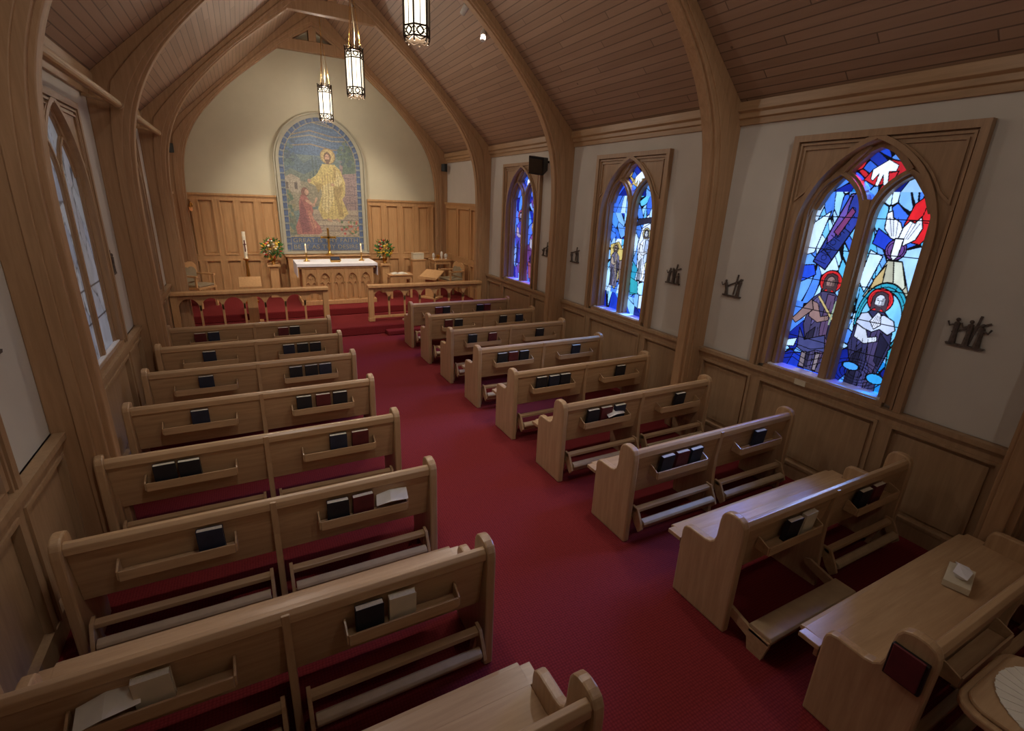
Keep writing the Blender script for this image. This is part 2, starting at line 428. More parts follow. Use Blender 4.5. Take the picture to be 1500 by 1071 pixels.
def figure(P,cx,zt,sc,halo,skin,hair,robe,robe2):
    f=lambda x,z:(cx+x*sc,zt+z*sc)
    dk=tuple(int(v*.6) for v in robe); dk2=tuple(int(v*.7) for v in skin); lt=tuple(min(255,int(v*1.35)) for v in robe)
    P.ell(*f(0,.01),.115*sc,.12*sc,halo,LD); P.ring(*f(0,.01),.092*sc,.007,tuple(int(v*.6) for v in halo))
    P.poly([f(-.06,-.1),f(.07,-.1),f(.17,-.2),f(.20,-.45),f(.15,-.7),f(.18,-1.0),f(-.14,-1.0),f(-.12,-.7),f(-.19,-.5),f(-.16,-.2)],robe,LD)
    P.poly([f(-.13,-.6),f(-.05,-.5),f(-.04,-.98),f(-.13,-.98)],dk,LD*.7)
    P.poly([f(-.14,-.22),f(-.07,-.13),f(-.05,-.4),f(-.10,-.5)],lt,LD*.6)
    P.poly([f(.0,-.12),f(.08,-.13),f(.13,-.6),f(.07,-.95),f(.0,-.5)],robe2,LD*.8)
    P.poly([f(.08,-.3),f(.18,-.4),f(.14,-.65),f(.09,-.6)],dk,LD*.7)
    P.poly([f(.02,-.6),f(.07,-.7),f(.05,-.97),f(.0,-.97)],lt,LD*.6)
    for a,b in (((-.1,-.2),(-.11,-.9)),((.05,-.2),(.04,-.85)),((-.02,-.5),(.0,-.98)),((.12,-.55),(.11,-.98))): P.line(f(*a),f(*b),.005,BK)
    P.poly([f(-.15,-.22),f(-.08,-.24),f(-.02,-.38),f(.06,-.35),f(.07,-.40),f(-.04,-.45),f(-.15,-.40)],skin,LD*.8)
    for i in range(3): P.line(f(.02+.02*i,-.36),f(.03+.02*i,-.41),.004,BK)
    P.poly([f(-.075,.03),f(-.05,.08),f(.0,.10),f(.055,.08),f(.078,.02),f(.072,-.11),f(.03,-.07),f(-.03,-.07),f(-.07,-.11)],hair,LD*.6)
    P.ell(*f(0,-.0),.045*sc,.068*sc,skin,LD*.5)
    P.poly([f(.01,-.06),f(.042,-.03),f(.042,.03),f(.02,.04)],dk2)
    P.poly([f(-.04,-.035),f(.04,-.035),f(.02,-.1),f(-.015,-.1)],hair); P.line(f(-.015,-.045),f(.018,-.045),.005,dk2)
    P.line(f(-.03,.01),f(-.01,.006),.007,(15,10,10)); P.line(f(.01,.006),f(.03,.01),.007,(15,10,10)); P.line(f(0,.01),f(-.004,-.028),.005,(15,10,10))
    P.line(f(-.033,.025),f(-.01,.022),.004,BK); P.line(f(.01,.022),f(.033,.025),.004,BK)
def diamond(P,c1,c2,c3):
    P.cells([c1,c2,(24,44,140),(50,96,200),(84,136,218)],24,(-.3,.3,2.9,3.5),5,LD,(1,1,.3),(P.y>2.98+np.abs(P.x)*.9)&(P.y>2.98))
    P.poly([(-.14,3.13),(-.02,3.07),(.12,3.12),(.14,3.20),(.02,3.18),(-.08,3.22)],c1,LD)
    P.poly([(-.08,3.22),(.04,3.30),(.13,3.25),(.12,3.2),(.06,3.2),(.08,3.08),(.04,3.08),(.02,3.17),(.0,3.07),(-.03,3.08),(-.02,3.18),(-.06,3.12),(-.08,3.14)],c3,LD*.7)
def paint1(P):
    P.cells(SKY,74,(-.6,.6,1.1,3.5),3,LD,(1.7,.5,.25))
    P.cells(DEEP+SKY[:4],80,(-.6,.6,1.1,3.5),8,LD,(1.3,.9,-.4),(P.y<1.65+.2*np.sin(P.x*9))|(P.y>3.02)|((P.x<-.44)&(P.y<1.9)))
    P.cells([(36,50,130),(30,44,110),(84,66,140),(60,54,120),(96,84,160)],50,(-.6,.6,1.1,3.5),12,LD*.8,(1.4,.9,-.4),P.inpoly([(-.44,2.33),(-.30,2.26),(-.04,2.86),(-.13,3.02),(-.22,3.0)]))
    P.pl([(-.44,2.33),(-.30,2.26),(-.04,2.86),(-.13,3.02),(-.22,3.0),(-.44,2.33)],.015)
    for i in range(7): 
        t=i/7; P.line((-.42+.24*t,2.35+.6*t),(-.31+.2*t,2.32+.55*t),.007,BK)
        P.ring(-.34+.2*t,2.38+.55*t,.026,.006,BK)
    P.poly([(-.30,2.64),(-.25,2.60),(-.14,2.84),(-.18,2.88)],(104,50,96),LD)
    P.poly([(-.56,2.38),(-.45,2.42),(-.37,2.84),(-.52,2.72)],(182,208,242),LD)
    P.poly([(-.53,2.1),(-.38,2.2),(-.42,2.3),(-.54,2.28)],(30,66,190),LD)
    figure(P,-.21,2.14,.95,(190,36,40),(126,100,98),(60,44,48),(58,54,86),(80,62,92))
    P.poly([(-.36,1.95),(-.50,1.74),(-.53,1.70),(-.48,1.66),(-.44,1.70),(-.32,1.84)],(116,94,94),LD)
    P.line((-.29,1.98),(-.11,1.78),.032,BK); P.line((-.29,1.98),(-.11,1.78),.019,(170,152,104)); P.line((-.11,1.96),(-.13,1.72),.016,(130,146,124))
    P.poly([(-.42,1.62),(-.34,1.5),(-.14,1.60),(-.10,1.42),(-.2,1.42),(-.30,1.36),(-.40,1.40)],(56,60,104),LD)
    P.poly([(-.34,1.36),(-.29,1.38),(-.28,1.2),(-.34,1.2)],(108,98,106),LD); P.poly([(-.19,1.4),(-.14,1.4),(-.15,1.2),(-.19,1.2)],(108,98,106),LD)
    for t in (0,.05,.1,.15): P.pl([(-.56,1.22+t),(-.42,1.28+t),(-.25,1.22+t*1.3),(-.05,1.34+t)],.009)
    P.poly([(-.52,1.46),(-.42,1.5),(-.44,1.4),(-.54,1.38)],(170,204,242),LD)
    # right lancet: red flare, head-down dove, pale rays, praying bearded man in a teal ring
    P.poly([(.30,2.74),(.34,2.92),(.42,3.0),(.50,2.84),(.54,2.70),(.46,2.58),(.36,2.60)],(190,30,38),LD); P.line((.40,2.64),(.44,2.94),.008,BK); P.line((.36,2.78),(.51,2.76),.008,BK)
    P.poly([(.10,2.7),(.08,2.56),(.22,2.5),(.26,2.60)],(30,58,184),LD)
    P.poly([(.25,2.42),(.37,2.42),(.49,2.14),(.44,2.02),(.12,2.06)],(158,158,140),LD)
    P.poly([(.3,2.42),(.37,2.42),(.45,2.2),(.38,2.07)],(186,192,176),LD); P.poly([(.18,2.24),(.25,2.38),(.26,2.12),(.15,2.08)],(170,150,104),LD)
    P.poly([(.08,2.5),(.2,2.45),(.12,2.1),(.05,2.2)],(178,208,242),LD)
    P.ell(.29,2.52,.085,.095,(92,60,124),LD); P.ring(.29,2.52,.068,.008,BK); P.ell(.29,2.50,.032,.055,(206,214,232),LD)
    P.poly([(.14,2.84),(.15,2.70),(.22,2.62),(.29,2.60),(.31,2.68),(.27,2.76),(.20,2.80),(.18,2.86)],(206,214,232),LD)
    P.poly([(.30,2.72),(.28,2.60),(.34,2.56),(.42,2.62),(.45,2.72),(.42,2.82),(.38,2.76),(.34,2.78)],(206,214,232),LD)
    P.poly([(.26,2.62),(.33,2.62),(.32,2.46),(.29,2.42),(.26,2.46)],(214,220,236),LD)
    for t in (.17,.20,.24): P.line((t,2.80),(t*.5+.14,2.64),.005,BK)
    for t in (.36,.39,.42): P.line((t,2.76),(t*.5+.15,2.62),.005,BK)
    P.ell(.32,1.86,.22,.36,(40,138,164),LD); P.ell(.32,1.84,.18,.30,(108,180,226),LD); P.ring(.32,1.85,.20,.006,BK,1.65)
    for a in range(0,360,36): P.line((.32+.185*math.cos(a*.01745),1.85+.31*math.sin(a*.01745)),(.32+.215*math.cos(a*.01745),1.85+.355*math.sin(a*.01745)),.007,BK)
    figure(P,.28,2.04,.95,(188,36,42),(176,184,200),(58,44,54),(42,42,76),(56,50,84))
    P.poly([(.12,1.80),(.15,1.90),(.21,1.92),(.27,1.86),(.30,1.90),(.35,1.92),(.44,1.88),(.47,1.80),(.42,1.74),(.34,1.78),(.28,1.74),(.20,1.76)],(166,178,204),LD)
    P.poly([(.24,1.84),(.29,1.94),(.32,1.92),(.34,1.82),(.29,1.77)],(184,190,208),LD*.8)
    for t in range(4): P.line((.26+.018*t,1.80),(.285+.012*t,1.90),.004,BK)
    for t in range(4): P.pl([(.12+.05*t,1.66),(.15+.05*t,1.5),(.12+.06*t,1.36)],.006)
    for i in range(5): P.ring(.24,1.30,.06+.045*i,.010,BK,.6)
    P.ell(.18,1.36,.08,.04,(60,136,220),LD); P.ell(.42,1.30,.08,.05,(44,142,204),LD)
    P.poly([(.46,1.6),(.54,1.75),(.54,1.4),(.48,1.42)],(40,144,168),LD)
    diamond(P,(176,34,44),(30,66,186),(204,210,224)); bars(P)
def paint2(P):
    P.cells(SKY+[(196,216,242)],90,(-.6,.6,1.1,3.5),11,LD,(1.6,.6,-.2))
    P.cells(DEEP+SKY[:3],90,(-.6,.6,1.1,3.5),14,LD,(1.4,.9,.3),(P.x<-.1)&(P.y>2.3)&(P.y<2.7)|(P.y>2.95)|(P.y<1.45)|((P.x>.35)&(P.y<1.9)))
    P.poly([(-.5,2.2),(-.3,2.26),(-.14,2.1),(-.2,1.95),(-.48,2.0)],(176,160,96),LD)
    P.poly([(-.44,1.98),(-.26,1.96),(-.22,1.7),(-.30,1.5),(-.42,1.6)],(150,138,96),LD); P.poly([(-.26,1.96),(-.14,2.0),(-.10,1.66),(-.2,1.6)],(104,92,92),LD)
    figure(P,-.36,2.15,.6,(176,150,96),(150,136,124),(60,52,56),(90,88,112),(120,112,108))
    P.poly([(-.20,2.55),(-.08,2.6),(-.08,2.8),(-.16,2.85)],(120,70,110),LD)
    P.poly([(.04,2.52),(.52,2.62),(.52,2.68),(.1,2.63)],(36,36,52),LD)
    P.poly([(.2,2.5),(.36,2.58),(.44,2.3),(.4,1.9),(.3,1.7),(.18,1.9),(.14,2.25)],(196,208,228),LD); P.poly([(.28,2.5),(.34,2.2),(.3,1.8),(.24,2.1)],(160,180,214),LD)
    figure(P,.3,2.42,.7,(186,176,130),(192,200,212),(56,52,62),(186,200,224),(160,180,216))
    P.poly([(.34,2.0),(.5,2.1),(.52,1.8),(.4,1.72)],(176,168,120),LD); P.poly([(.08,2.0),(.2,1.9),(.16,1.7),(.06,1.74)],(40,136,170),LD)
    P.poly([(.06,1.75),(.24,1.7),(.26,1.52),(.08,1.48)],(44,144,160),LD)
    P.poly([(.3,1.5),(.5,1.56),(.5,1.32),(.3,1.3)],(186,206,234),LD)
    diamond(P,(166,146,90),(110,60,90),(196,204,214)); bars(P)
def paint3(P):
    P.cells([(36,60,200),(26,42,160),(70,106,230),(74,62,166),(112,148,232),(24,30,130),(92,56,130),(70,124,226)],110,(-.6,.6,1.1,3.5),21,LD,(1.5,.7,.1))
    figure(P,-.3,2.5,1.0,(140,70,100),(140,126,150),(50,38,60),(60,58,160),(92,66,130))
    figure(P,.3,2.3,1.0,(160,136,110),(150,146,166),(50,38,60),(86,50,100),(56,76,185))
    P.poly([(.1,1.6),(.5,1.5),(.45,1.3),(.15,1.25)],(120,64,84),LD)
    diamond(P,(50,76,200),(140,50,90),(196,200,220)); bars(P)
def paintd(P):
    P.cells([(150,154,168),(140,146,164),(160,164,172),(146,146,156),(154,154,160),(136,144,166)],60,(-.6,.6,1.1,3.5),31,LD*.8,(1.5,.6,.2))
    P.c=P.c*.75+np.array(lin((146,150,162)))*.25; bars(P)
wn=1
def build_window(side,xw,yc,res,paint,gm,label,gd=.15,pr=.13,ws=1.):
    global wn
    def T(s,z,d): return (xw+side*d, yc-side*s, z)
    root=empty('window_%d'%wn,(0,0,0),label,'window'); root['kind']='structure'; wn+=1
    CW=.785; zb=WT; zt=1.265*K; a=.60; h=.86; z0=2.60
    arc=archpts(a,h,z0,14)
    hole=[(-a,zb+.05)]+[(-a,zb+.05+(z0-zb-.05)*i/4) for i in range(1,4)]+arc+[(a,zb+.05+(z0-zb-.05)*i/4) for i in range(3,0,-1)]+[(a,zb+.05)]
    rect=[(-CW,zb)]+[(-CW,hole[i][1]) for i in range(1,4)]
    m=len(arc); half=(m-1)//2
    per=[]
    for i in range(half+1):
        t=i/half
        if t<=.5: per.append((-CW,z0+(zt-z0)*t*2))
        else: per.append((-CW+CW*(t-.5)*2,zt))
    per=per+[(-p[0],p[1]) for p in per[-2::-1]]
    rect+=per+[(CW,p[1]) for p in rect[3:0:-1]]+[(CW,zb)]
    mb=MB(T); n=len(hole)
    vs=[(p[0],p[1],-.03) for p in hole]+[(p[0],p[1],-.03) for p in rect]+[(p[0],p[1],0.001) for p in rect]+[(p[0]*.965,(p[1] if p[1]<z0 else z0+(p[1]-z0)*.965),gd+.03) for p in hole]
    fs=[]
    for i in range(n-1):
        fs.append((i,i+1,n+i+1,n+i)); fs.append((n+i,n+i+1,2*n+i+1,2*n+i)); fs.append((i,i+1,3*n+i+1,3*n+i))
    mb.add(vs,fs)
    mb.box(-a-.02,a+.02,zb-.01,zb+.05,-.05,gd+.03)
    mb.band([(-CW+.03,zb),(-CW+.03,zt-.03),(CW-.03,zt-.03),(CW-.03,zb)],.06,-.07+.02*(1-ws)*2,-.028)
    mb.band([(-CW+.085,zb),(-CW+.085,zt-.085),(CW-.085,zt-.085),(CW-.085,zb)],.02,-.05,-.028)
    mb.band([(p[0]*1.035,(p[1]-z0)*1.03+z0 if p[1]>z0 else p[1]) for p in hole],.045,-.065+.02*(1-ws)*2,-.028)
    for sg in (-1,1):
        sp=archpts(a+.07,h+.04,z0,14)[4:13]
        pth=[(-.66,sp[0][1]+.0),(-.66,zt-.13),(sp[-1][0]-.04,zt-.13)]+sp[-2:0:-1]
        pth=[(sg*p[0],min(p[1],zt-.13)) for p in pth]
        mb.band(pth,.018,-.048,-.028,True)
    obj('window_casing',mb,'cas',root)
    mb=MB(T); mb.box(-a+.01,a-.01,zb+.05,zb+.062,-.02,gd-.01); obj('window_sill',mb,'white',root)
    mb=MB(T); d1=gd+.03; d0=gd-pr
    for (w,dd,lw,cc) in ((.118*ws,d0+.05*min(1,pr/.13),.075*ws,.292),(.062*ws,d0,.036*ws,.2885)):
        mb.band([(0,zb+.04),(0,2.95)],w,dd,d1)
        for sg in (-1,1):
            lp=archpts(.265,.42,2.77,12,sg*cc)
            mb.band([(sg*cc-.265,zb+.045)]+lp+[(sg*cc+.265,zb+.045)],lw,dd+.006+.002*sg,d1-.002)
            mb.band([(sg*.29,3.20),(sg*.20,3.31),(sg*.09,3.42)],w*.75,dd+.003*sg+.001,d1-.004)
            if w>.1*ws:
                mb.band([(sg*.27,3.24),(sg*.36,3.15),(sg*.46,3.02),(sg*.53,2.86)],.10,dd+.013,d1-.006)
    mb.band([(-a*.965,zb+.03)]+[(p[0]*.965,(p[1]-z0)*.965+z0) for p in arc]+[(a*.965,zb+.03)],.056*ws,d0+.03*min(1,pr/.13),d1-.001)
    obj('window_tracery',mb,'cas',root)
    gridpane('stained_glass',lambda s,z,d:T(s,z,gd),-.6,.6,1.14,3.46,res[0],res[1],inarch(.595,.86,2.6),paint,gm,root)
build_window(1,XR,wc[0]*K,(260,500),paint1,'sg','twin lancet stained glass window with dove and haloed figures')
build_window(1,XR,wc[1]*K,(150,290),paint2,'sg','twin lancet stained glass window with pale white and yellow shapes')
build_window(1,XR,wc[2]*K,(100,190),paint3,'sg','twin lancet stained glass window in deep blue and purple')
for c in wc: build_window(-1,XL,c*K,(80,160),paintd,'sgd','twin lancet window with dull grey leaded glass',.03,.035,.75)
# ---------------------------------------------------------------- mosaic
MC=.665*K; MZ=.49*K
root=empty('mosaic_panel',(MC,YF,MZ),'arched religious mosaic with yellow robed standing figure and kneeling woman','mosaic')
ma,mh,mz0=.95,1.05,2.11
def pm(P):
    x,y=P.x,P.y
    P.fill(x>-9,(118,136,132))
    P.poly([(-1,2.3),(1,2.3),(1,3.3),(-1,3.3)],(90,116,148))
    for i in range(9): P.pl([(-.95+.1*i,2.45+.09*i),(-.2,2.55+.1*i),(.3,2.45+.1*i),(.95-.05*i,2.5+.09*i)],.03,[(150,134,110),(104,130,160),(156,150,130)][i%3])
    P.poly([(-1,1.9),(-.8,2.2),(-.6,2.35),(-.4,2.1),(-.1,2.3),(.2,2.05),(.2,1.6),(-1,1.5)],(100,120,132))
    P.poly([(-1,1.75),(-.7,1.98),(-.4,1.85),(-.1,2.0),(.2,1.8),(.2,1.5),(-1,1.5)],(120,132,120))
    P.poly([(-1,1.55),(-.5,1.7),(0,1.6),(.2,1.2),(-1,.9)],(154,148,124))
    P.poly([(-.9,1.45),(-.5,1.4),(-.5,1.75),(-.7,1.85),(-.9,1.75)],(178,166,146)); P.poly([(-.65,1.5),(-.57,1.5),(-.57,1.66),(-.65,1.66)],(110,98,90)); P.poly([(-.85,1.5),(-.78,1.5),(-.78,1.66),(-.85,1.66)],(110,98,90))
    for i in range(6): P.poly([(-.2+.04*i,1.65),(-.17+.04*i,1.65),(-.17+.04*i,2.3-.05*i),(-.2+.04*i,2.3-.05*i)],(90,108,108)) if i%2==0 else None
    P.poly([(.45,.5),(1,.5),(1,2.5),(.6,2.45),(.45,2.1)],(162,138,134)); 
    for i in range(10):
        P.line((.45,.6+.2*i),(1,.62+.2*i),.02,(130,114,118))
        P.line((.55+.1*(i%2),.6+.2*i),(.55+.1*(i%2),.8+.2*i),.015,(130,114,118)); P.line((.78+.08*(i%2),.6+.2*i),(.78+.08*(i%2),.8+.2*i),.015,(130,114,118))
    P.poly([(.5,1.9),(.95,1.95),(.9,2.5),(.6,2.6)],(100,118,100))
    r=np.random.RandomState(2)
    for i in range(40): P.ell(r.uniform(.4,.9),r.uniform(2.1,2.7),.05,.04,[(92,114,100),(112,132,114),(84,102,108)][i%3]); P.ell(r.uniform(-.9,-.6),r.uniform(2.05,2.6),.05,.04,[(92,112,112),(106,128,124),(86,102,118)][i%3])
    for i,c in enumerate([(184,168,144),(168,152,132),(190,176,152),(172,158,138),(182,166,144)]):
        P.poly([(-.75+.12*i,.38+.13*i),(1,.38+.13*i),(1,.51+.13*i),(-.75+.12*i,.51+.13*i)],c)
        P.line((-.75+.12*i,.38+.13*i),(1,.38+.13*i),.018,(130,114,108))
    P.poly([(-1,.4),(-.6,.4),(-.7,.9),(-1,1.0)],(122,128,108))
    Y=(212,192,122); YD=(180,156,98); YL=(226,210,152)
    P.ell(.18,2.30,.18,.18,(200,176,116)); P.ring(.18,2.30,.17,.02,(164,134,86))
    P.poly([(.04,2.12),(.32,2.12),(.46,1.98),(.56,1.7),(.54,1.4),(.46,1.3),(.60,.95),(.44,.80),(-.04,.80),(-.14,1.05),(-.02,1.4),(-.04,1.7),(-.06,1.95)],Y)
    P.poly([(.30,2.08),(.46,1.85),(.50,1.5),(.38,1.3),(.48,.88),(.36,.86),(.28,1.4)],YD)
    P.poly([(.0,1.6),(.26,1.72),(.26,1.3),(.08,.92),(-.06,1.1)],YL)
    P.poly([(.02,2.04),(-.14,1.84),(-.28,1.74),(-.30,1.66),(-.16,1.60),(.0,1.66)],Y); P.poly([(-.20,1.7),(-.10,1.44),(.02,1.64)],YD); P.ell(-.30,1.71,.04,.045,(200,160,130))
    P.poly([(.36,2.0),(.50,1.75),(.40,1.58),(.26,1.64),(.34,1.8)],YL); P.ell(.25,1.64,.045,.035,(200,160,130))
    for t in range(7): P.pl([(.02+.06*t,1.9),(.0+.07*t,1.4),(-.08+.09*t,.86)],.014,YD if t%2 else (166,140,92))
    P.ell(.17,2.28,.085,.115,(120,88,66)); P.ell(.165,2.27,.055,.08,(202,160,130)); P.poly([(.11,2.23),(.22,2.23),(.20,2.12),(.14,2.12)],(120,88,66))
    P.line((.13,2.29),(.15,2.29),.012,(80,60,50)); P.line((.18,2.29),(.20,2.29),.012,(80,60,50))
    P.line((.08,.80),(.16,.76),.05,(202,160,130)); P.line((.3,.80),(.36,.76),.05,(202,160,130))
    R_=(176,112,102); RD=(146,88,90)
    P.ell(-.42,1.44,.09,.11,(136,94,80)); P.ell(-.38,1.44,.048,.068,(206,166,140))
    P.poly([(-.52,1.38),(-.40,1.34),(-.30,1.2),(-.26,1.0),(-.30,.85),(-.12,.62),(-.08,.48),(-.16,.42),(-.68,.42),(-.70,.6),(-.58,.9),(-.58,1.2)],R_)
    P.poly([(-.52,1.3),(-.44,1.0),(-.36,.5),(-.56,.45),(-.60,.8),(-.56,1.1)],RD); P.poly([(-.40,1.0),(-.32,1.0),(-.2,.6),(-.3,.55)],(198,142,118))
    for t in range(4): P.pl([(-.5+.05*t,.9),(-.54+.1*t,.46)],.013,RD)
    P.line((-.40,1.24),(-.24,1.12),.06,(206,166,140)); P.line((-.24,1.12),(-.16,1.30),.045,(206,166,140))
    r=np.random.RandomState(4)
    for i in range(36): P.ell(r.uniform(.4,.85),r.uniform(.42,.75),.032,.032,[(186,84,74),(96,122,78),(206,146,104),(120,136,92)][i%4])
    for i in range(24): P.ell(r.uniform(-.85,-.7),r.uniform(.45,1.5),.04,.05,[(96,120,98),(156,148,110),(106,128,114)][i%3])
    P.fill(y<.37,(78,102,142)); P.fill(np.abs(y-.37)<.012,(180,164,120)); P.fill(y<.03,(120,112,108)); P.fill(np.abs(y-.2)<.006,(110,130,160))
    f=inarch(ma-.10,mh-.095,mz0); b=~f(x,y); P.fill(b,(76,100,144))
    f2=inarch(ma-.115,mh-.11,mz0); P.fill((~f2(x,y))&(~b),(180,164,120))
    ang=np.where(y>mz0,np.arctan2(y-mz0,x)*12,y*12); P.fill(b&(np.mod(ang,2)<.5),(136,144,142)); P.fill(b&(np.mod(ang,2)>1.6),(58,80,124))
    q=np.floor(x/.024).astype(int)*7919+np.floor(y/.024).astype(int)*104729
    rr=np.random.RandomState(9).uniform(.7,1.24,4096)[q%4096]; P.c*=rr[:,None]
    g=(np.mod(x,.024)<.004)|(np.mod(y,.024)<.004); P.c[g]*=.86
    P.c=P.c*.82+np.array(lin((150,154,158)))*.18  # pale grey haze blended into all the tesserae colours
gridpane('mosaic_picture',lambda s,z,d:(s,-.045,z),-ma,ma,0,mz0+mh,210,350,inarch(ma,mh,mz0),pm,'mosaic',root)
Tm=lambda s,z,d:(s,-d,z)
mb=MB(Tm); mb.band([(-ma-.03,-.02)]+archpts(ma+.03,mh+.03,mz0,18)+[(ma+.03,-.02)],.07,0,.07); mb.band([(-ma-.10,-.02)]+archpts(ma+.10,mh+.09,mz0,18)+[(ma+.10,-.02)],.03,0,.10); mb.band([(-ma-.07,-.02)]+archpts(ma+.07,mh+.06,mz0,18)+[(ma+.07,-.02)],.06,0,.055)
mb.box(-ma-.12,ma+.12,-.06,0,0,.10)
obj('mosaic_frame',mb,'mosf',root)
def text(s,size,x,z):
    cu=bpy.data.curves.new('t','FONT'); cu.body=s; cu.size=size; cu.align_x='CENTER'; cu.extrude=.001; cu.space_character=1.05
    t=bpy.data.objects.new('t',cu); COL.objects.link(t); bpy.context.view_layer.update()
    me=bpy.data.meshes.new_from_object(t.evaluated_get(bpy.context.evaluated_depsgraph_get())); bpy.data.objects.remove(t)
    me.materials.clear(); me.materials.append(M['gold']); o=bpy.data.objects.new('lettering',me); COL.objects.link(o)
    o.parent=root; o.location=(x,-.048,z); o.rotation_euler=(math.pi/2,0,0); w=max(v.co.x for v in me.vertices)-min(v.co.x for v in me.vertices)
    o.scale=(1.58/w,1,1); return o
text('GREAT IS THY FAITH',.145,0,.225); text('BE IT AS THY DESIRE',.145,0,.065)
# ---------------------------------------------------------------- pews
ENDP=[(0,0),(.475,0),(.475,.53),(.468,.57),(.445,.592),(.41,.60),(.275,.60),(.235,.61),(.208,.635),(.195,.68),(.19,.80),(.184,.85),(.165,.885),(.13,.902),(.10,.906),(.06,.902),(.025,.885),(.006,.85),(0,.80)]
def build_pew(L):
    root=empty('pew',(0,0,0),'light oak church pew with hymnal racks and folded kneelers','pew','rows of oak pews')
    for x in (0,L-.06):
        obj('pew_end',MB().prism(ENDP,0,x,x+.06),'wz',root,bevel=.012)
    i0,i1=.06,L-.06
    obj('backrest',MB().prism([(.028,.845),(.04,.865),(.058,.865),(.068,.84),(.128,.43),(.100,.42)],0,i0,i1).prism([(.016,.80),(.016,.85),(.034,.872),(.062,.872),(.076,.845),(.074,.80)],0,i0,i1),'wx',root,bevel=.004)
    obj('seat',MB().prism([(.11,.425),(.12,.45),(.60,.465),(.625,.46),(.632,.445),(.62,.43),(.14,.41)],0,i0,i1).box(i0,i1,.50,.525,.33,.43).box(i0-.06,i1+.06,.478,.60,.43,.462),'wx',root,bevel=.004)
    sp=[(-.005,0),(.46,0),(.50,.41),(.14,.41),(.06,.86),(.01,.86),(.035,.6),(.03,.42)]
    obj('centre_support',MB().prism(sp,0,L/2-.02,L/2+.02),'wz',root,bevel=.004)
    for j,fx in enumerate((.26,.755)):
        cx=L*fx; w=.30
        mb=MB().box(cx-w,cx+w,-.035,.062,.595,.607).box(cx-w,cx+w,-.042,-.030,.588,.655)
        mb.prism([(-.035,.595),(.062,.595),(.052,.69),(.035,.69),(-.035,.655)],0,cx-w-.012,cx-w).prism([(-.035,.595),(.062,.595),(.052,.69),(.035,.69),(-.035,.655)],0,cx+w,cx+w+.012)
        obj('book_rack',mb,'wx',root,bevel=.002)
    for j in range(2):
        a=.09 if j==0 else L/2+.05; b=L/2-.05 if j==0 else L-.09
        kb=MB().prism([(-.015,.285),(.03,.295),(.03,.325),(-.015,.315)],0,a,b)
        kb.prism([(-.055,.135),(-.035,.13),(-.035,.175),(-.055,.18)],0,a+.02,b-.02)
        for x in (a,b-.022): kb.prism([(.10,.0),(.135,.0),(.09,.20),(.045,.335),(-.02,.33),(-.075,.23),(-.10,.17),(-.06,.12),(-.01,.17),(.03,.24)],0,x,x+.022)
        k=obj('kneeler',kb,'wx',root,bevel=.003)
        obj('kneeler_pad',MB().prism([(-.095,.19),(-.035,.215),(-.04,.235),(-.055,.242),(-.09,.228),(-.10,.21)],0,a+.03,b-.03),'pad',k,bevel=.004)
    return root
LW=(-.417*K,.39*K); RW=(.94*K,1.705*K)
pl=build_pew(LW[1]-LW[0]); pr=build_pew(RW[1]-RW[0])
def yl(k): return (.75+.3665*k)*K
def yr(k): return (.5745+.3765*k)*K
pl.location=(LW[0],yl(-1),0); pr.location=(RW[0],yr(-1),0)
pews={('L',-1):pl,('R',-1):pr}
for k in range(0,7): 
    n=dup(pl); n.location=(LW[0],yl(k),0); pews[('L',k)]=n
for k in range(0,8):
    n=dup(pr); n.location=(RW[0],yr(k),0); pews[('R',k)]=n
pews[('R',0)]['label']='light oak pew with one kneeler lowered to the carpet'
kn=[c for c in pews[('R',0)].children if c.name.startswith('kneeler')]
kn.sort(key=lambda c: min(v.co.x for v in c.data.vertices)); k0=kn[0]
for c in list(k0.children): bpy.data.objects.remove(c)
L=RW[1]-RW[0]; a,b=.05,L/2-.03
mb=MB().box(a,b,-.29,-.14,.14,.165)
for x in (a,b-.025): mb.prism([(-.26,0),(-.16,0),(-.14,.09),(.08,.16),(.10,.20),(.06,.22),(-.14,.165),(-.29,.15)],0,x,x+.025)
me=bpy.data.meshes.new('kneeler'); me.from_pydata(mb.v,[],mb.f); me.materials.append(M['wx']); k0.data=me
obj('kneeler_pad',MB().prism([(-.295,.165),(-.135,.165),(-.13,.18),(-.14,.198),(-.285,.198),(-.30,.18)],0,a+.01,b-.01),'pad',k0,bevel=.006)
pr['label']='light oak pew with bare seat holding a tissue box'
# ---------------------------------------------------------------- hymnals
def build_book(c):
    w,t,h=.145,.036,.175
    mb=MB().box(-w/2,w/2,-t/2,-t/2+.003,0,h).box(-w/2,w/2,t/2-.003,t/2,0,h).box(-w/2,-w/2+.003,-t/2,t/2,0,h)
    nm={'k':'black','m':'maroon','n':'navy','c':'cream'}[c]
    o=obj('hymnal',mb,'b'+c,bevel=.001); tag(o,nm+' hardback hymnal standing in a pew book rack','book','hymnals in the pew racks')
    obj('page_block',MB().box(-w/2+.004,w/2-.004,-t/2+.003,t/2-.003,.003,h-.003),'page',o)
    return o
proto={}
def put_book(c,x,y,z,tilt,rz=0):
    if c not in proto: o=proto[c]=build_book(c)
    else: o=dup(proto[c])
    o.location=(x,y,z); o.rotation_euler=(tilt,0,rz); return o
def paperobj(x,y,z,rz=0):
    mb=MB(); 
    mb.add([(-.12,-.04,0),(.11,-.045,.012),(.12,.05,.03),(-.10,.06,.01),(-.02,-.05,.03),(0,.06,.035)],[(0,4,5,3),(4,1,2,5)])
    o=obj('service_leaflet',mb,'paper',loc=(x,y,z),rot=(.3,0,rz)); s=o.modifiers.new('s','SOLIDIFY'); s.thickness=.003
    tag(o,'folded white service leaflet sticking out of a pew rack','leaflet','loose leaflets')
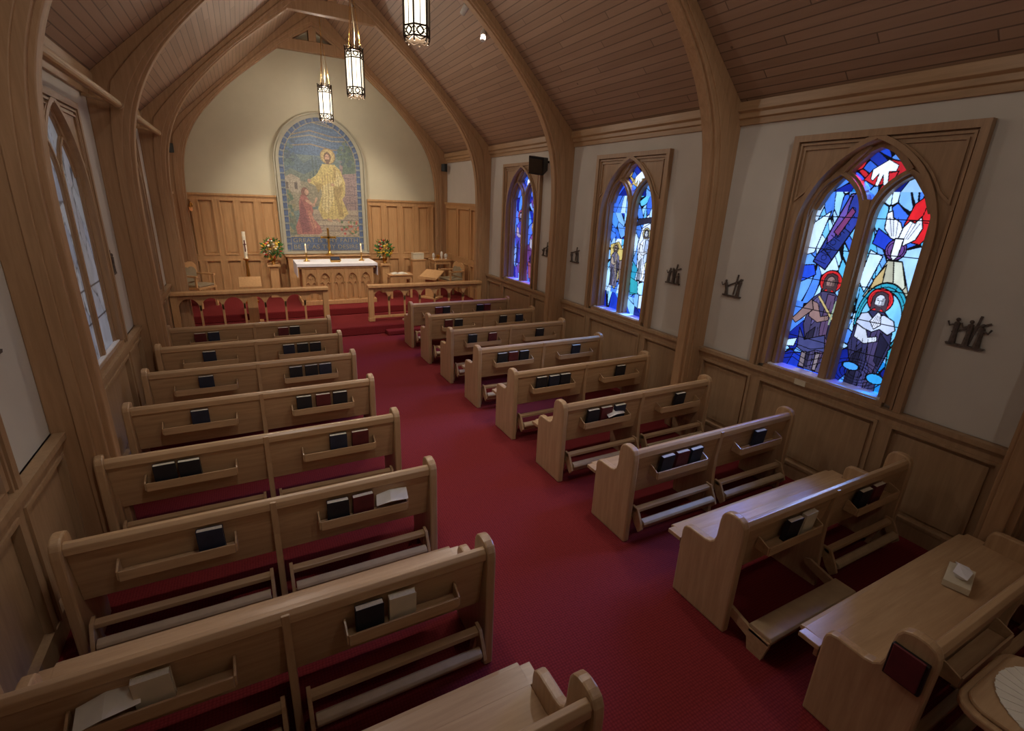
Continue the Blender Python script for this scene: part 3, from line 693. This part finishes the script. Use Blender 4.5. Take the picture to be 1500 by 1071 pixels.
lay={('L',0):(['','c',''],['k','c','']),('L',1):(['','','n'],['k','m','']),('L',2):(['k','k',''],['','n','m']),('L',3):(['','n',''],['k','m','k']),
 ('L',4):(['','n',''],['k','k','n']),('L',5):(['','n',''],['n','k','k']),('L',6):(['m','n',''],['m','k','']),
 ('R',0):(['','k','c'],['k','m','']),('R',1):(['k','m','k'],['','n','']),('R',2):(['k','m','n'],['','k','']),('R',3):(['k','n','k'],['','k','']),
 ('R',4):(['k','m','k'],['','n','']),('R',5):(['k','','m'],['','k','']),('R',6):(['m','k',''],['k','','n']),('R',7):(['','m','k'],['k','m',''])}
for (s,k),(ra,rb) in lay.items():
    W=LW if s=='L' else RW; y=(yl if s=='L' else yr)(k); L=W[1]-W[0]
    for fx,r in ((.26,ra),(.755,rb)):
        for j,c in enumerate(r):
            if c: put_book(c,W[0]+L*fx+(j-1)*.175+random.uniform(-.01,.01),y+.018,.609,.10+random.uniform(0,.05),random.uniform(-.04,.04))
L=LW[1]-LW[0]
paperobj(LW[0]+L*.2-.03,yl(0)-.0,.68,.2); paperobj(LW[0]+L*.755+.2,yl(1),.69,0); paperobj(RW[0]+L*.25+.1,yr(2),.69,.1)
root=empty('book_pocket',(RW[0]-.001,yr(-1)+.10,.63),'black pocket with a maroon book fixed to a pew end','pocket')
obj('pocket_frame',MB().box(-.03,0,-.08,.08,-.01,.18),'black',root,bevel=.006); obj('pocket_book',MB().box(-.042,-.028,-.068,.068,.005,.19),'bm',root,bevel=.004)
root=empty('tissue_box',(1.445*K,.333*K+.0,.464),'low cream tissue box with white tissue on a pew seat','tissue box',rotz=.25)
obj('box_body',MB().box(-.135,.135,-.07,.07,0,.045).box(-.06,.06,-.02,.02,.045,.047),'bc',root,bevel=.004)
mb=MB(); 
vs=[(-.05,-.012,.045),(.05,-.012,.045),(.055,.012,.045),(-.045,.015,.045),(-.085,-.04,.075),(.0,-.055,.10),(.08,-.03,.085),(.07,.045,.095),(.0,.03,.125),(-.07,.04,.09)]
mb.add(vs,[(0,1,5),(0,5,4),(1,6,5),(1,2,7),(1,7,6),(2,8,7),(2,3,8),(3,9,8),(3,0,4),(3,4,9),(4,5,8),(4,8,9),(5,6,8),(6,7,8)])
obj('tissue',mb,'white',root)
def rrect(x0,x1,y0,y1,r,n=6):
    p=[]
    for cx,cy,a0 in ((x1-r,y1-r,0),(x0+r,y1-r,90),(x0+r,y0+r,180),(x1-r,y0+r,270)):
        for i in range(n+1):
            a=math.radians(a0+90*i/n); p.append((cx+r*math.cos(a),cy+r*math.sin(a)))
    return p
SX,SY=.945*K,-.19
root=empty('leaflet_stand',(SX,SY,0),'squared oak stand with rounded corners and fanned leaflets','stand')
obj('stand_body',MB().prism(rrect(.06,.58,.06,.58,.06),2,0,.10).prism(rrect(.10,.54,.10,.56,.05),2,.10,.66),'wz',root,bevel=.008)
obj('stand_top',MB().prism(rrect(.0,.64,.0,.68,.12),2,.66,.70).prism(rrect(.03,.61,.03,.65,.10),2,.70,.725),'wx',root,bevel=.01)
for i in range(11):
    a=math.radians(165-12*i); o=obj('leaflet',MB().box(-.045,.045,.05,.26,0,.002),'paper',loc=(SX+.33,SY+.36,.727+.0025*i),rot=(0,0,a-1.57)); tag(o,'white folded leaflet fanned out on the oak stand','leaflet','fan of leaflets')
# ---------------------------------------------------------------- stations
def station(side,xw,y,z,seed):
    r=random.Random(seed)
    mb=MB(lambda a,b,c:(xw-side*b*.6,y-side*a,z+c))
    w=.12
    mb.prism([(-w,-.13),(w,-.13),(w+.01,-.112),(-w-.01,-.112)],1,0,.04)
    a=r.uniform(-.5,.5)
    def bar(p,q,t): mb.tube([(p[0],.018,p[1]),(q[0],.018,q[1])],t,4)
    bar((-.11,.0+.1*a),(.12,.09),.011); bar((.02,-.1),(.05,.14),.011)
    n=r.choice([2,3,3])
    for i in range(n):
        x=-.08+.16*i/(n-1)+r.uniform(-.01,.01); h=r.uniform(.09,.17); ln=r.uniform(-.03,.03)
        mb.tube([(x,.022,-.115),(x+ln*.3,.024,-.105+h*.5),(x+ln,.024,-.105+h),(x+ln,.024,-.095+h)],[.026,.019,.022,.008],7)
        mb.ball((x+ln*1.1,.026,-.08+h),.016,8,6)
        e=r.choice([-1,1])
        mb.tube([(x+ln,.03,-.115+h),(x+ln+e*.045,.035,-.135+h),(x+ln+e*.06,.035,-.10+h)],.008,5)
    o=obj('station_relief',mb,'bronze'); tag(o,'small aged bronze station of the cross on plaster wall','wall sculpture','stations of the cross')
for i,y in enumerate((.596,1.409,1.754,2.594,2.947)): station(1,XR,y*K,.695*K,i+3)
for i,y in enumerate((1.33,1.754,2.50,2.95)): station(-1,XL,y*K,.70*K,i+20)
# ---------------------------------------------------------------- lanterns
def build_lantern():
    root=empty('hanging_lantern',(0,0,0),'hexagonal lit lantern with dark metal fretwork hanging on chains','lantern','hanging nave lanterns')
    R=.14; h=.315
    obj('lantern_glass',MB().lathe([(R*.9,-h+.03),(R*.9,h-.04)],n=6),'lamp',root)
    mb=MB()
    for i in range(6):
        a=math.pi/3*i; x,y=R*math.cos(a),R*math.sin(a)
        mb.tube([(x,y,-h),(x,y,h+.03)],.010,6); mb.ball((x,y,h+.045),.015,6,5)
        mb.tube([(x,y,-h),(x*.9,y*.9,-h-.04)],.009,5); mb.ball((x*.9,y*.9,-h-.04),.012,6,5)
        b=a+math.pi/3; x2,y2=R*math.cos(b),R*math.sin(b)
        for z in (-h,-h+.10,h-.11,h): mb.tube([(x,y,z),(x2,y2,z)],.010,5)
        mx_,my_=(x+x2)/2,(y+y2)/2
        mb.tube([(mx_,my_,-h+.10),(mx_,my_,h-.11)],.005,4)
        for zz in (-h+.05,h-.055):
            ring=[(mx_+ (x2-x)*.28*math.cos(t),my_+(y2-y)*.28*math.cos(t),zz+.036*math.sin(t)) for t in [k*math.pi/4 for k in range(9)]]
            mb.tube(ring,.008,4)
            mb.tube([(x,y,zz-.04),(mx_,my_,zz+.04),(x2,y2,zz-.04)],.006,4); mb.tube([(x,y,zz+.04),(mx_,my_,zz-.04),(x2,y2,zz+.04)],.006,4)
        for zz in (-h,h):
            e=-.035 if zz<0 else .05
            mb.tube([(x,y,zz),(mx_,my_,zz+e),(x2,y2,zz)],.007,4)
    mb.lathe([(R*.95,-h-.005),(R*.95,-h+.005)],n=6); mb.lathe([(R*.9,h-.02),(R*.3,h+.03)],n=6)
    obj('lantern_frame',mb,'iron',root)
    mb=MB(); cv=1.0
    for i in range(3):
        a=2*math.pi/3*i; p=(R*.8*math.cos(a),R*.8*math.sin(a),h+.02); nn=34
        for t in range(nn):
            f=t/nn; q=(p[0]*(1-f),p[1]*(1-f),p[2]+cv*f); w=.008
            mb.tube([(q[0]-w*(t%2),q[1]-w*((t+1)%2),q[2]),(q[0],q[1],q[2]+.018),(q[0]+w*(t%2),q[1]+w*((t+1)%2),q[2]),(q[0],q[1],q[2]-.018),(q[0]-w*(t%2),q[1]-w*((t+1)%2),q[2])],.0028,4)
    L=(RIDGE-1.66)*K-h-cv; n=int(L/.034)
    for t in range(n):
        z=h+cv+t*.034; w=.012
        mb.tube([(-w*(t%2),-w*((t+1)%2),z),(0,0,z+.022),(w*(t%2),w*((t+1)%2),z),(0,0,z-.022),(-w*(t%2),-w*((t+1)%2),z)],.004,4)
    obj('lantern_chain',mb,'brass',root); obj('power_cord',MB().tube([(0.01,0,h-.02),(.03,.02,h+.3),(.0,.03,h+.7),(.02,.02,h+1.2),(0,0,(RIDGE-1.66)*K-.05)],.006,5),'cord',root)
    return root
l0=build_lantern(); LY=[-.23,.94,2.11,3.285,4.44]; LZ=[1.69,1.69,1.69,1.665,1.66]; l0.location=(XC,LY[0]*K,LZ[0]*K)  # first lantern is unseen behind the camera, added as fill for pew backs
for y,z in zip(LY[1:],LZ[1:]):
    n=dup(l0); n.location=(XC,y*K,z*K)
def spotfix(x,y,z,tx,ty,tz):
    root=empty('ceiling_spotlight',(x*K,y*K,z*K),'small white cylindrical spotlight on the board ceiling','spotlight','ceiling spotlights')
    d=Vector((tx-x,ty-y,tz-z)).normalized()
    m=MB().lathe([(.04,-.08),(.045,.0),(.045,.06),(.03,.08)],n=16)
    o=obj('spot_can',m,'canister',root,loc=(0,0,-.03)); o.rotation_euler=d.to_track_quat('-Z','Y').to_euler()
    obj('spot_stem',MB().tube([(0,0,-.03),(0,0,0.12)],.01,6),'canister',root)
spotfix(1.285,2.86,1.868,.8,2.2,0); spotfix(1.175,2.86,1.972,.67,4.6,.6)
root=empty('wall_speaker',(XR-.24,2.97*K,1.235*K),'black loudspeaker on an angled wall bracket','speaker',rotz=-.95)
root.rotation_euler=(.3,.12,-.95)
obj('speaker_case',MB().prism([(-.10,-.16),(.10,-.11),(.10,.11),(-.10,.16)],0,-.15,.15),'black',root,bevel=.01); obj('speaker_grille',MB().box(-.13,.13,-.115,-.10,-.12,.12),'iron',root)
obj('wall_bracket',MB().tube([(0,.08,0),(.06,.15,.02),(.14,.17,.02)],.018,6),'iron',root)
for x,rz in ((XR-.16,.6),(XL+.16,-.6)):
    o=obj('corner_speaker',MB().prism([(-.06,-.10),(.06,-.09),(.06,.09),(-.06,.10)],0,-.06,.06),'black',loc=(x,4.80*K,1.28*K),rot=(0,0,rz),bevel=.008); tag(o,'tiny black loudspeaker fixed to the last timber arch','speaker')
# ---------------------------------------------------------------- communion rail
def rail(x0,x1,bay,label):
    root=empty('communion_rail',(0,3.81*K,P1),label,'railing','communion rails'); h=.79
    obj('top_rail',MB().box(x0-.02,x1+.02,-.09,.09,h-.06,h).box(x0,x1,-.04,.04,h-.085,h-.06),'chw',root,bevel=.01)
    obj('bottom_rail',MB().box(x0+.04,x1-.04,-.03,.03,.06,.11),'chw',root,bevel=.005)
    n=max(1,round((x1-x0-.16)/bay)); w=(x1-x0-.16)/n
    for x in (x0+.04,x1-.04): obj('rail_post',MB().box(x-.055,x+.055,-.055,.055,0,h-.07).box(x-.065,x+.065,-.065,.065,0,.08),'chw',root,bevel=.006)
    for i in range(n+1):
        x=x0+.08+w*i
        if 0<i<n: obj('baluster',MB().box(x-.018,x+.018,-.022,.022,.10,h-.25),'chw',root,bevel=.004)
    for i in range(n):
        xa=x0+.08+w*i; cx=xa+w/2; zs=h-.30
        ar=[(cx-(w/2-.018)*math.cos(math.pi*t/14),zs+.175*math.sin(math.pi*t/14)) for t in range(15)]
        p=[(xa,zs-.06),(xa,h-.075),(xa+w,h-.075),(xa+w,zs-.06),(cx+w/2-.018,zs-.06)]+ar[::-1]+[(cx-w/2+.018,zs-.06)]
        obj('rail_arch',MB().prism(p,1,-.022,.022),'chw',root)
rail(XL+.05,.49*K,.37,'oak communion rail with open rounded arches beside the aisle opening')
rail(.79*K,XR-.30,.37,'oak communion rail with open rounded arches reaching the timber arch')
o=obj('kneeling_step',MB().box(.87*K,1.15*K,3.58*K,3.66*K-.01,0,.10),'carpet',bevel=.02); tag(o,'low red carpeted kneeling step before the rail','step')
# ---------------------------------------------------------------- altar
AX=.65*K; AY=4.27*K
root=empty('altar',(AX,AY,P2),'carved oak altar with gothic arch frontal and white linen cloth','altar')
aw,ad,ah=.84,.40,.93
mb=MB().box(-aw+.06,aw-.06,0.02,2*ad-.06,0,ah-.08).box(-aw,aw,-.06,2*ad,0,.10).box(-aw,aw,-.06,2*ad,ah-.10,ah-.01)
obj('altar_body',mb,'chw',root,bevel=.008)
n=5; w=(2*aw-.16)/n
for i in range(n+1):
    x=-aw+.08+w*i; obj('altar_pilaster',MB().box(x-.03,x+.03,-.045,.025,.10,ah-.10).box(x-.018,x+.018,-.06,-.04,.14,ah-.2),'chw',root,bevel=.005)
for i in range(n):
    cx=-aw+.08+w*(i+.5); ar=archpts(w/2-.045,.18,ah-.38,8,cx)
    p=[(cx-w/2+.03,ah-.42),(cx-w/2+.03,ah-.1),(cx+w/2-.03,ah-.1),(cx+w/2-.03,ah-.42),(cx+w/2-.045,ah-.42)]+ar[::-1]+[(cx-w/2+.045,ah-.42)]
    obj('gothic_spandrel',MB().prism(p,1,-.035,0.022),'chw',root)
    for sg in (-1,1):
        mb=MB(lambda s,z,d:(s,d,z)); mb.band([(cx+sg*.065-.05,.16)]+archpts(.05,.09,ah-.50,6,cx+sg*.065)+[(cx+sg*.065+.05,.16)],.016,-.012,.022); obj('panel_arch_moulding',mb,'chw',root)
    obj('quatrefoil_boss',MB().lathe([(.0,0),(.03,.0),(.025,.02),(0.0,.025)],n=8).lathe([(.0,0),(.02,.0),(.014,.02)],c=(.032,0,0),n=8).lathe([(.0,0),(.02,.0),(.014,.02)],c=(-.032,0,0),n=8).lathe([(.0,0),(.02,.0),(.014,.02)],c=(0,.032,0),n=8).lathe([(.0,0),(.02,.0),(.014,.02)],c=(0,-.032,0),n=8),'chw',root,loc=(cx,.02,ah-.32),rot=(math.pi/2,0,0))
mb=MB().box(-aw-.04,aw+.04,-.09,2*ad+.02,ah,ah+.012).box(-aw-.04,aw+.04,-.095,-.088,ah-.05,ah+.012).box(-aw-.045,-aw-.035,-.09,2*ad,ah-.28,ah+.012).box(aw+.035,aw+.045,-.09,2*ad,ah-.28,ah+.012)
obj('altar_cloth',mb,'white',root,bevel=.004)
at=P2+ah+.012
def candlestick(x,y,z,h,label):
    r=empty('candlestick',(x,y,z),label,'candlestick','altar candlesticks')
    obj('candle_base',MB().lathe([(.07,0),(.07,.015),(.03,.03),(.015,.06),(.02,.1),(.012,.14),(.015,h*.5),(.045,h*.52),(.045,h*.54)],n=16),'brass',r)
    obj('candle',MB().lathe([(.016,h*.54),(.016,h)],n=12),'wax',r); obj('candle_flame',MB().ball((0,0,h+.018),.009,8,6,(1,1,2)),'flame',r)
candlestick(AX-.62,AY+.42,at,.36,'brass candlestick with lit candle on the altar'); candlestick(AX+.62,AY+.42,at,.36,'brass candlestick with lit candle on the altar')
r=empty('missal_stand',(AX-.02,AY+.20,at),'small brass book stand with a missal on the altar','book stand')
obj('stand_frame',MB().box(-.10,.10,-.05,.07,0,.02).prism([(-.07,.03),(.06,.09),(.06,.105),(-.07,.045)],0,-.12,.12),'brass',r,bevel=.003); obj('missal',MB().prism([(-.06,.047),(.05,.10),(.045,.115),(-.065,.062)],0,-.10,.10),'bn',r,bevel=.003)
r=empty('altar_cross',(.672*K,YF-.28,.455*K+.02),'tall brass altar cross standing under the mosaic','cross')
obj('cross_shaft',MB().lathe([(.11,0),(.11,.02),(.05,.05),(.025,.1),(.02,.14)],n=16).box(-.024,.024,-.014,.014,.10,.64).box(-.16,.16,-.014,.014,.42,.468).ball((0,0,.65),.03).ball((-.165,0,.444),.028).ball((.165,0,.444),.028),'brass',r)
o=obj('altar_shelf',MB().box(MX0+.1,MX1-.1,YF-.40,YF-.085,P2,.455*K).box(MX0+.05,MX1-.05,YF-.44,YF-.08,.455*K,.455*K+.02),'chw',bevel=.006); tag(o,'honey oak retable shelf against the altar wall','shelf')
def flowers(x,y,zt,seed):
    R=random.Random(seed)
    p=empty('flower_pedestal',(x,y,P2),'square honey oak pedestal for flowers','pedestal','flower pedestals'); h=zt-P2
    obj('pedestal_column',MB().box(-.13,.13,-.13,.13,0,.06).box(-.09,.09,-.09,.09,.06,h-.05),'chw',p,bevel=.006); obj('pedestal_top',MB().box(-.14,.14,-.14,.14,h-.05,h),'chw',p,bevel=.006)
    v=empty('flower_arrangement',(x,y,zt),'mixed yellow white and red flowers in a brass vase','flowers','altar flowers')
    obj('vase',MB().lathe([(.05,0),(.055,.01),(.03,.03),(.06,.10),(.075,.17),(.05,.20),(.06,.22)],n=16),'brass',v,smooth=True)
    lf=MB(); fl={'fy':MB(),'fr':MB(),'fw':MB()}
    for i in range(170):
        d=Vector((R.gauss(0,1),R.gauss(0,1),R.gauss(.2,.8))).normalized(); q=Vector((0,0,.36))+Vector((d.x*.22,d.y*.22,d.z*.24))*R.uniform(.6,1.05)
        t=d.orthogonal().normalized()*.028; e=q+d*.08
        lf.add([tuple(q-t),tuple(q+t),tuple(e)],[(0,1,2)])
    for i in range(30): 
        q=Vector((R.uniform(-.1,.1),R.uniform(-.1,.1),R.uniform(.25,.42))); lf.tube([(0,0,.18),tuple(q)],.005,4)
    for i in range(52):
        d=Vector((R.gauss(0,1),R.gauss(0,1),R.gauss(.2,.8))).normalized(); q=Vector((0,0,.37))+Vector((d.x*.21,d.y*.21,d.z*.25))*R.uniform(.8,1.05)
        fl[R.choice(['fy','fy','fr','fw'])].ball(tuple(q),R.uniform(.024,.038),8,5,(1,1,.7))
    obj('foliage',lf,'leaf',v)
    for kx,nm in (('fy','yellow'),('fr','red'),('fw','white')): o=obj('blossoms',fl[kx],kx,v,smooth=True); o['label']=nm+' blossoms'
flowers(.19*K,4.72*K,.405*K,1); flowers(1.145*K,4.72*K,.395*K,2)
r=empty('paschal_candle',(-.01*K,4.5*K,P2),'tall ivory paschal candle on an oak and brass floor stand','candle')
obj('candle_stand',MB().lathe([(.15,0),(.15,.04),(.05,.08),(.03,.2),(.045,.5),(.03,.8),(.03,.95),(.07,.98),(.07,1.0)],n=16),'brass',r)
obj('candle_shaft',MB().lathe([(.035,1.0),(.035,1.58)],n=16),'wax',r); obj('candle_emblem',MB().box(-.012,.012,-.04,-.034,1.15,1.4).box(-.03,.03,-.04,-.034,1.3,1.32),'bm',r)
def lectern(x,y,z,h,rz,label,w=.22):
    r=empty('lectern',(x,y,z),label,'lectern',rotz=rz)
    obj('lectern_base',MB().box(-w,w,-.17,.17,0,.05),'chw',r,bevel=.008); obj('lectern_column',MB().box(-w*.55,w*.55,-.09,.09,.05,h-.1),'chw',r,bevel=.008)
    obj('lectern_top',MB().prism([(-.2,h-.12),(.2,h+.05),(.2,h+.08),(-.2,h-.09)],0,-w-.03,w+.03),'chw',r,bevel=.006); obj('lectern_lip',MB().box(-w-.03,w+.03,-.205,-.185,h-.12,h-.06),'chw',r)
lectern(-.005*K,3.98*K,P1,.86,0,'narrow oak lectern standing behind the communion rail',.17)
lectern(1.46*K,4.30*K,P2,.62,-.9,'low oak reading desk near the panelled side wall',.24)
def chair(x,y,z,rz,label,w=.27,hb=1.0):
    r=empty('sanctuary_chair',(x,y,z),label,'chair','sanctuary chairs',rz)
    obj('seat',MB().box(-w,w,-.24,.24,.40,.45),'chw',r,bevel=.008); obj('seat_cushion',MB().box(-w+.03,w-.03,-.22,.20,.45,.50),'uph',r,bevel=.02)
    for sx in (-1,1):
        for sy in (-1,1): obj('leg',MB().box(sx*(w-.03)-.025,sx*(w-.03)+.025,sy*.21-.025,sy*.21+.025,0,.40),'chw',r,bevel=.004)
        obj('armrest',MB().box(sx*(w-.01)-.03,sx*(w-.01)+.03,-.22,.22,.66,.70).box(sx*(w-.01)-.02,sx*(w-.01)+.02,-.20,-.16,.45,.66),'chw',r,bevel=.008)
    ar=archpts(w,.14,hb-.14,8); 
    obj('backrest',MB().prism([(-w,.45)]+ar+[(w,.45)],1,.20,.24),'chw',r,bevel=.006); obj('back_pad',MB().prism([(-w+.06,.52)]+archpts(w-.06,.1,hb-.2,8)+[(w-.06,.52)],1,.17,.20),'uph',r,bevel=.01)
chair(-.36*K,4.45*K,P2,.9,'oak sanctuary chair with pointed back near the panelling',.25,.92); chair(1.66*K,4.32*K,P2,-1.4,'oak sanctuary chair with tan upholstery beside the reading desk',.28,.85)
def table(x,y,z,w,d,h,label,nm='credence_table'):
    r=empty(nm,(x,y,z),label,'table'); obj('tabletop',MB().box(-w,w,-d,d,h-.03,h),'chw',r,bevel=.006); obj('apron',MB().box(-w+.04,w-.04,-d+.03,d-.03,h-.12,h-.03),'chw',r)
    for sx in (-1,1):
        for sy in (-1,1): obj('leg',MB().box(sx*(w-.05)-.025,sx*(w-.05)+.025,sy*(d-.05)-.025,sy*(d-.05)+.025,0,h-.1),'chw',r,bevel=.004)
    return r
table(1.20*K,4.42*K,P2,.30,.2,.60,'small oak table holding an open book')
o=obj('open_book',MB().prism([(-.2,.0),(-.1,.025),(0,.01),(.1,.025),(.2,0)],1,-.13,.13),'paper',loc=(1.2*K,4.42*K,P2+.601)); tag(o,'open white book lying on a small oak table','book')
table(1.68*K,4.68*K,P2,.26,.25,.86,'oak credence table against the panelled side wall')
for i,(dx,hh,rr,mm) in enumerate(((-.18,.16,.04,'canister'),(-.06,.12,.05,'brass'),(.05,.2,.035,'paper'),(.17,.14,.05,'canister'))):
    o=obj('communion_vessel',MB().lathe([(rr*.8,0),(rr*.5,.02),(rr,hh*.4),(rr,hh*.8),(rr*.5,hh)],n=16),mm,loc=(1.68*K+dx,4.68*K,P2+.86)); tag(o,'small pale communion vessel on the credence table','vessel','vessels on the credence table')
o=obj('oak_pedestal',MB().box(1.49*K-.18,1.49*K+.18,4.8*K-.13,4.8*K+.13,P2,P2+.80).box(1.49*K-.2,1.49*K+.2,4.8*K-.15,4.8*K+.15,P2+.80,P2+.83),'chw',bevel=.006); tag(o,'plain oak pedestal cabinet carrying a box','pedestal')
o=obj('cardboard_box',MB().box(-.15,.15,-.1,.1,0,.14).box(-.155,.155,-.105,.105,.14,.165),'bc',loc=(1.49*K,4.8*K,P2+.83),bevel=.004)
tag(o,'small cream box stacked on an oak pedestal','box')
r=empty('sanctuary_lamp',(-.36*K,YF-.06,.87*K),'small brass wall sconce with amber glass cup','lamp')
obj('lamp_bracket',MB().tube([(0,0,.0),(0,-.08,.06),(0,-.16,.04),(0,-.16,-.05)],.012,6).ball((0,-.01,0),.04).lathe([(.05,-.055),(.05,-.04)],c=(0,-.16,0),n=12),'brass',r); obj('lamp_cup',MB().lathe([(.015,-.14),(.03,-.12),(.036,-.06),(.03,-.055)],c=(0,-.16,0),n=12),'redlamp',r)
o=obj('outlet_plate',MB().box(.062,.068,-.035,.035,-.055,.055),'brass',loc=(XL,1.62*K+.35,.35)); tag(o,'brass outlet cover on the panelling','outlet')
o=obj('name_plaque',MB().box(-.092,-.084,-.06,.06,-.03,.03),'bc',loc=(XR,1.02*K,WT-.02)); tag(o,'small cream plaque on the wainscot rail','plaque')
# ---------------------------------------------------------------- lights
def pt(x,y,z,w,col=(1,.89,.75),r=.03):
    d=bpy.data.lights.new('p','POINT'); d.energy=w; d.color=col; d.shadow_soft_size=r
    o=bpy.data.objects.new('lantern_bulb_light',d); COL.objects.link(o); o.location=(x,y,z); return o
def spot(p,t,w,ang,col=(1,.88,.72),blend=.8,r=.08):
    d=bpy.data.lights.new('s','SPOT'); d.energy=w; d.color=col; d.spot_size=math.radians(ang); d.spot_blend=blend; d.shadow_soft_size=r
    o=bpy.data.objects.new('spot_light',d); COL.objects.link(o); o.location=[v*K for v in p]
    o.rotation_euler=(Vector(t)-Vector(p)).to_track_quat('-Z','Y').to_euler(); return o
for i,y in enumerate(LY):
    pt(XC,y*K,LZ[i]*K-.45,(26,14,18,26,30)[i],(1,.92,.82) if i==0 else (1,.89,.75)); pt(XC,y*K,LZ[i]*K+.5,(4,6,14,20,20)[i])  # the rearmost pair is added fill at the unseen lantern
spot((C-.75,3.98,1.66),(.67,4.75,.45),230,90); spot((C+.75,3.98,1.66),(.67,4.75,.45),230,90)
spot((C-.6,2.80,1.86),(.4,4.1,.2),330,62); spot((C+.6,2.80,1.86),(1.0,4.1,.2),330,62)
NC=(1,.93,.86)
spot((1.31,2.94,1.80),(.75,2.2,0),175,78,NC); spot((.03,2.94,1.80),(.55,2.2,0),175,78,NC)
spot((1.31,1.75,1.80),(.8,1.25,0),120,78,NC); spot((.03,1.75,1.80),(.5,1.25,0),120,78,NC)
# added fill spots without fixtures, aimed forward to brighten the pew backs
spot((1.15,.46,1.90),(1.2,2.2,.1),110,80,NC); spot((.19,.46,1.90),(.1,2.2,.1),110,80,NC)
sd=bpy.data.lights.new('daylight','SUN'); sd.energy=44; sd.color=(.50,.62,1); sd.angle=math.radians(35)
so=bpy.data.objects.new('daylight_sun',sd); COL.objects.link(so); so.rotation_euler=Vector((-1,-.12,-.72)).to_track_quat('-Z','Y').to_euler()
w=bpy.data.worlds.new('World'); sc.world=w; w.use_nodes=True; w.node_tree.nodes['Background'].inputs[0].default_value=(.45,.6,.9,1); w.node_tree.nodes['Background'].inputs[1].default_value=.8
# ---------------------------------------------------------------- camera
cd=bpy.data.cameras.new('Camera'); cam=bpy.data.objects.new('Camera',cd); COL.objects.link(cam)
cd.sensor_width=36; cd.lens=717/1500*36; cd.clip_start=.05
R=Matrix(((.8843,.1137,-.4529),(-.4649,.2992,-.8333),(.0403,.9473,.3178)))
cam.matrix_world=Matrix.Translation((0,0,K))@R.to_4x4()
sc.camera=cam
sc.view_settings.view_transform='Standard'
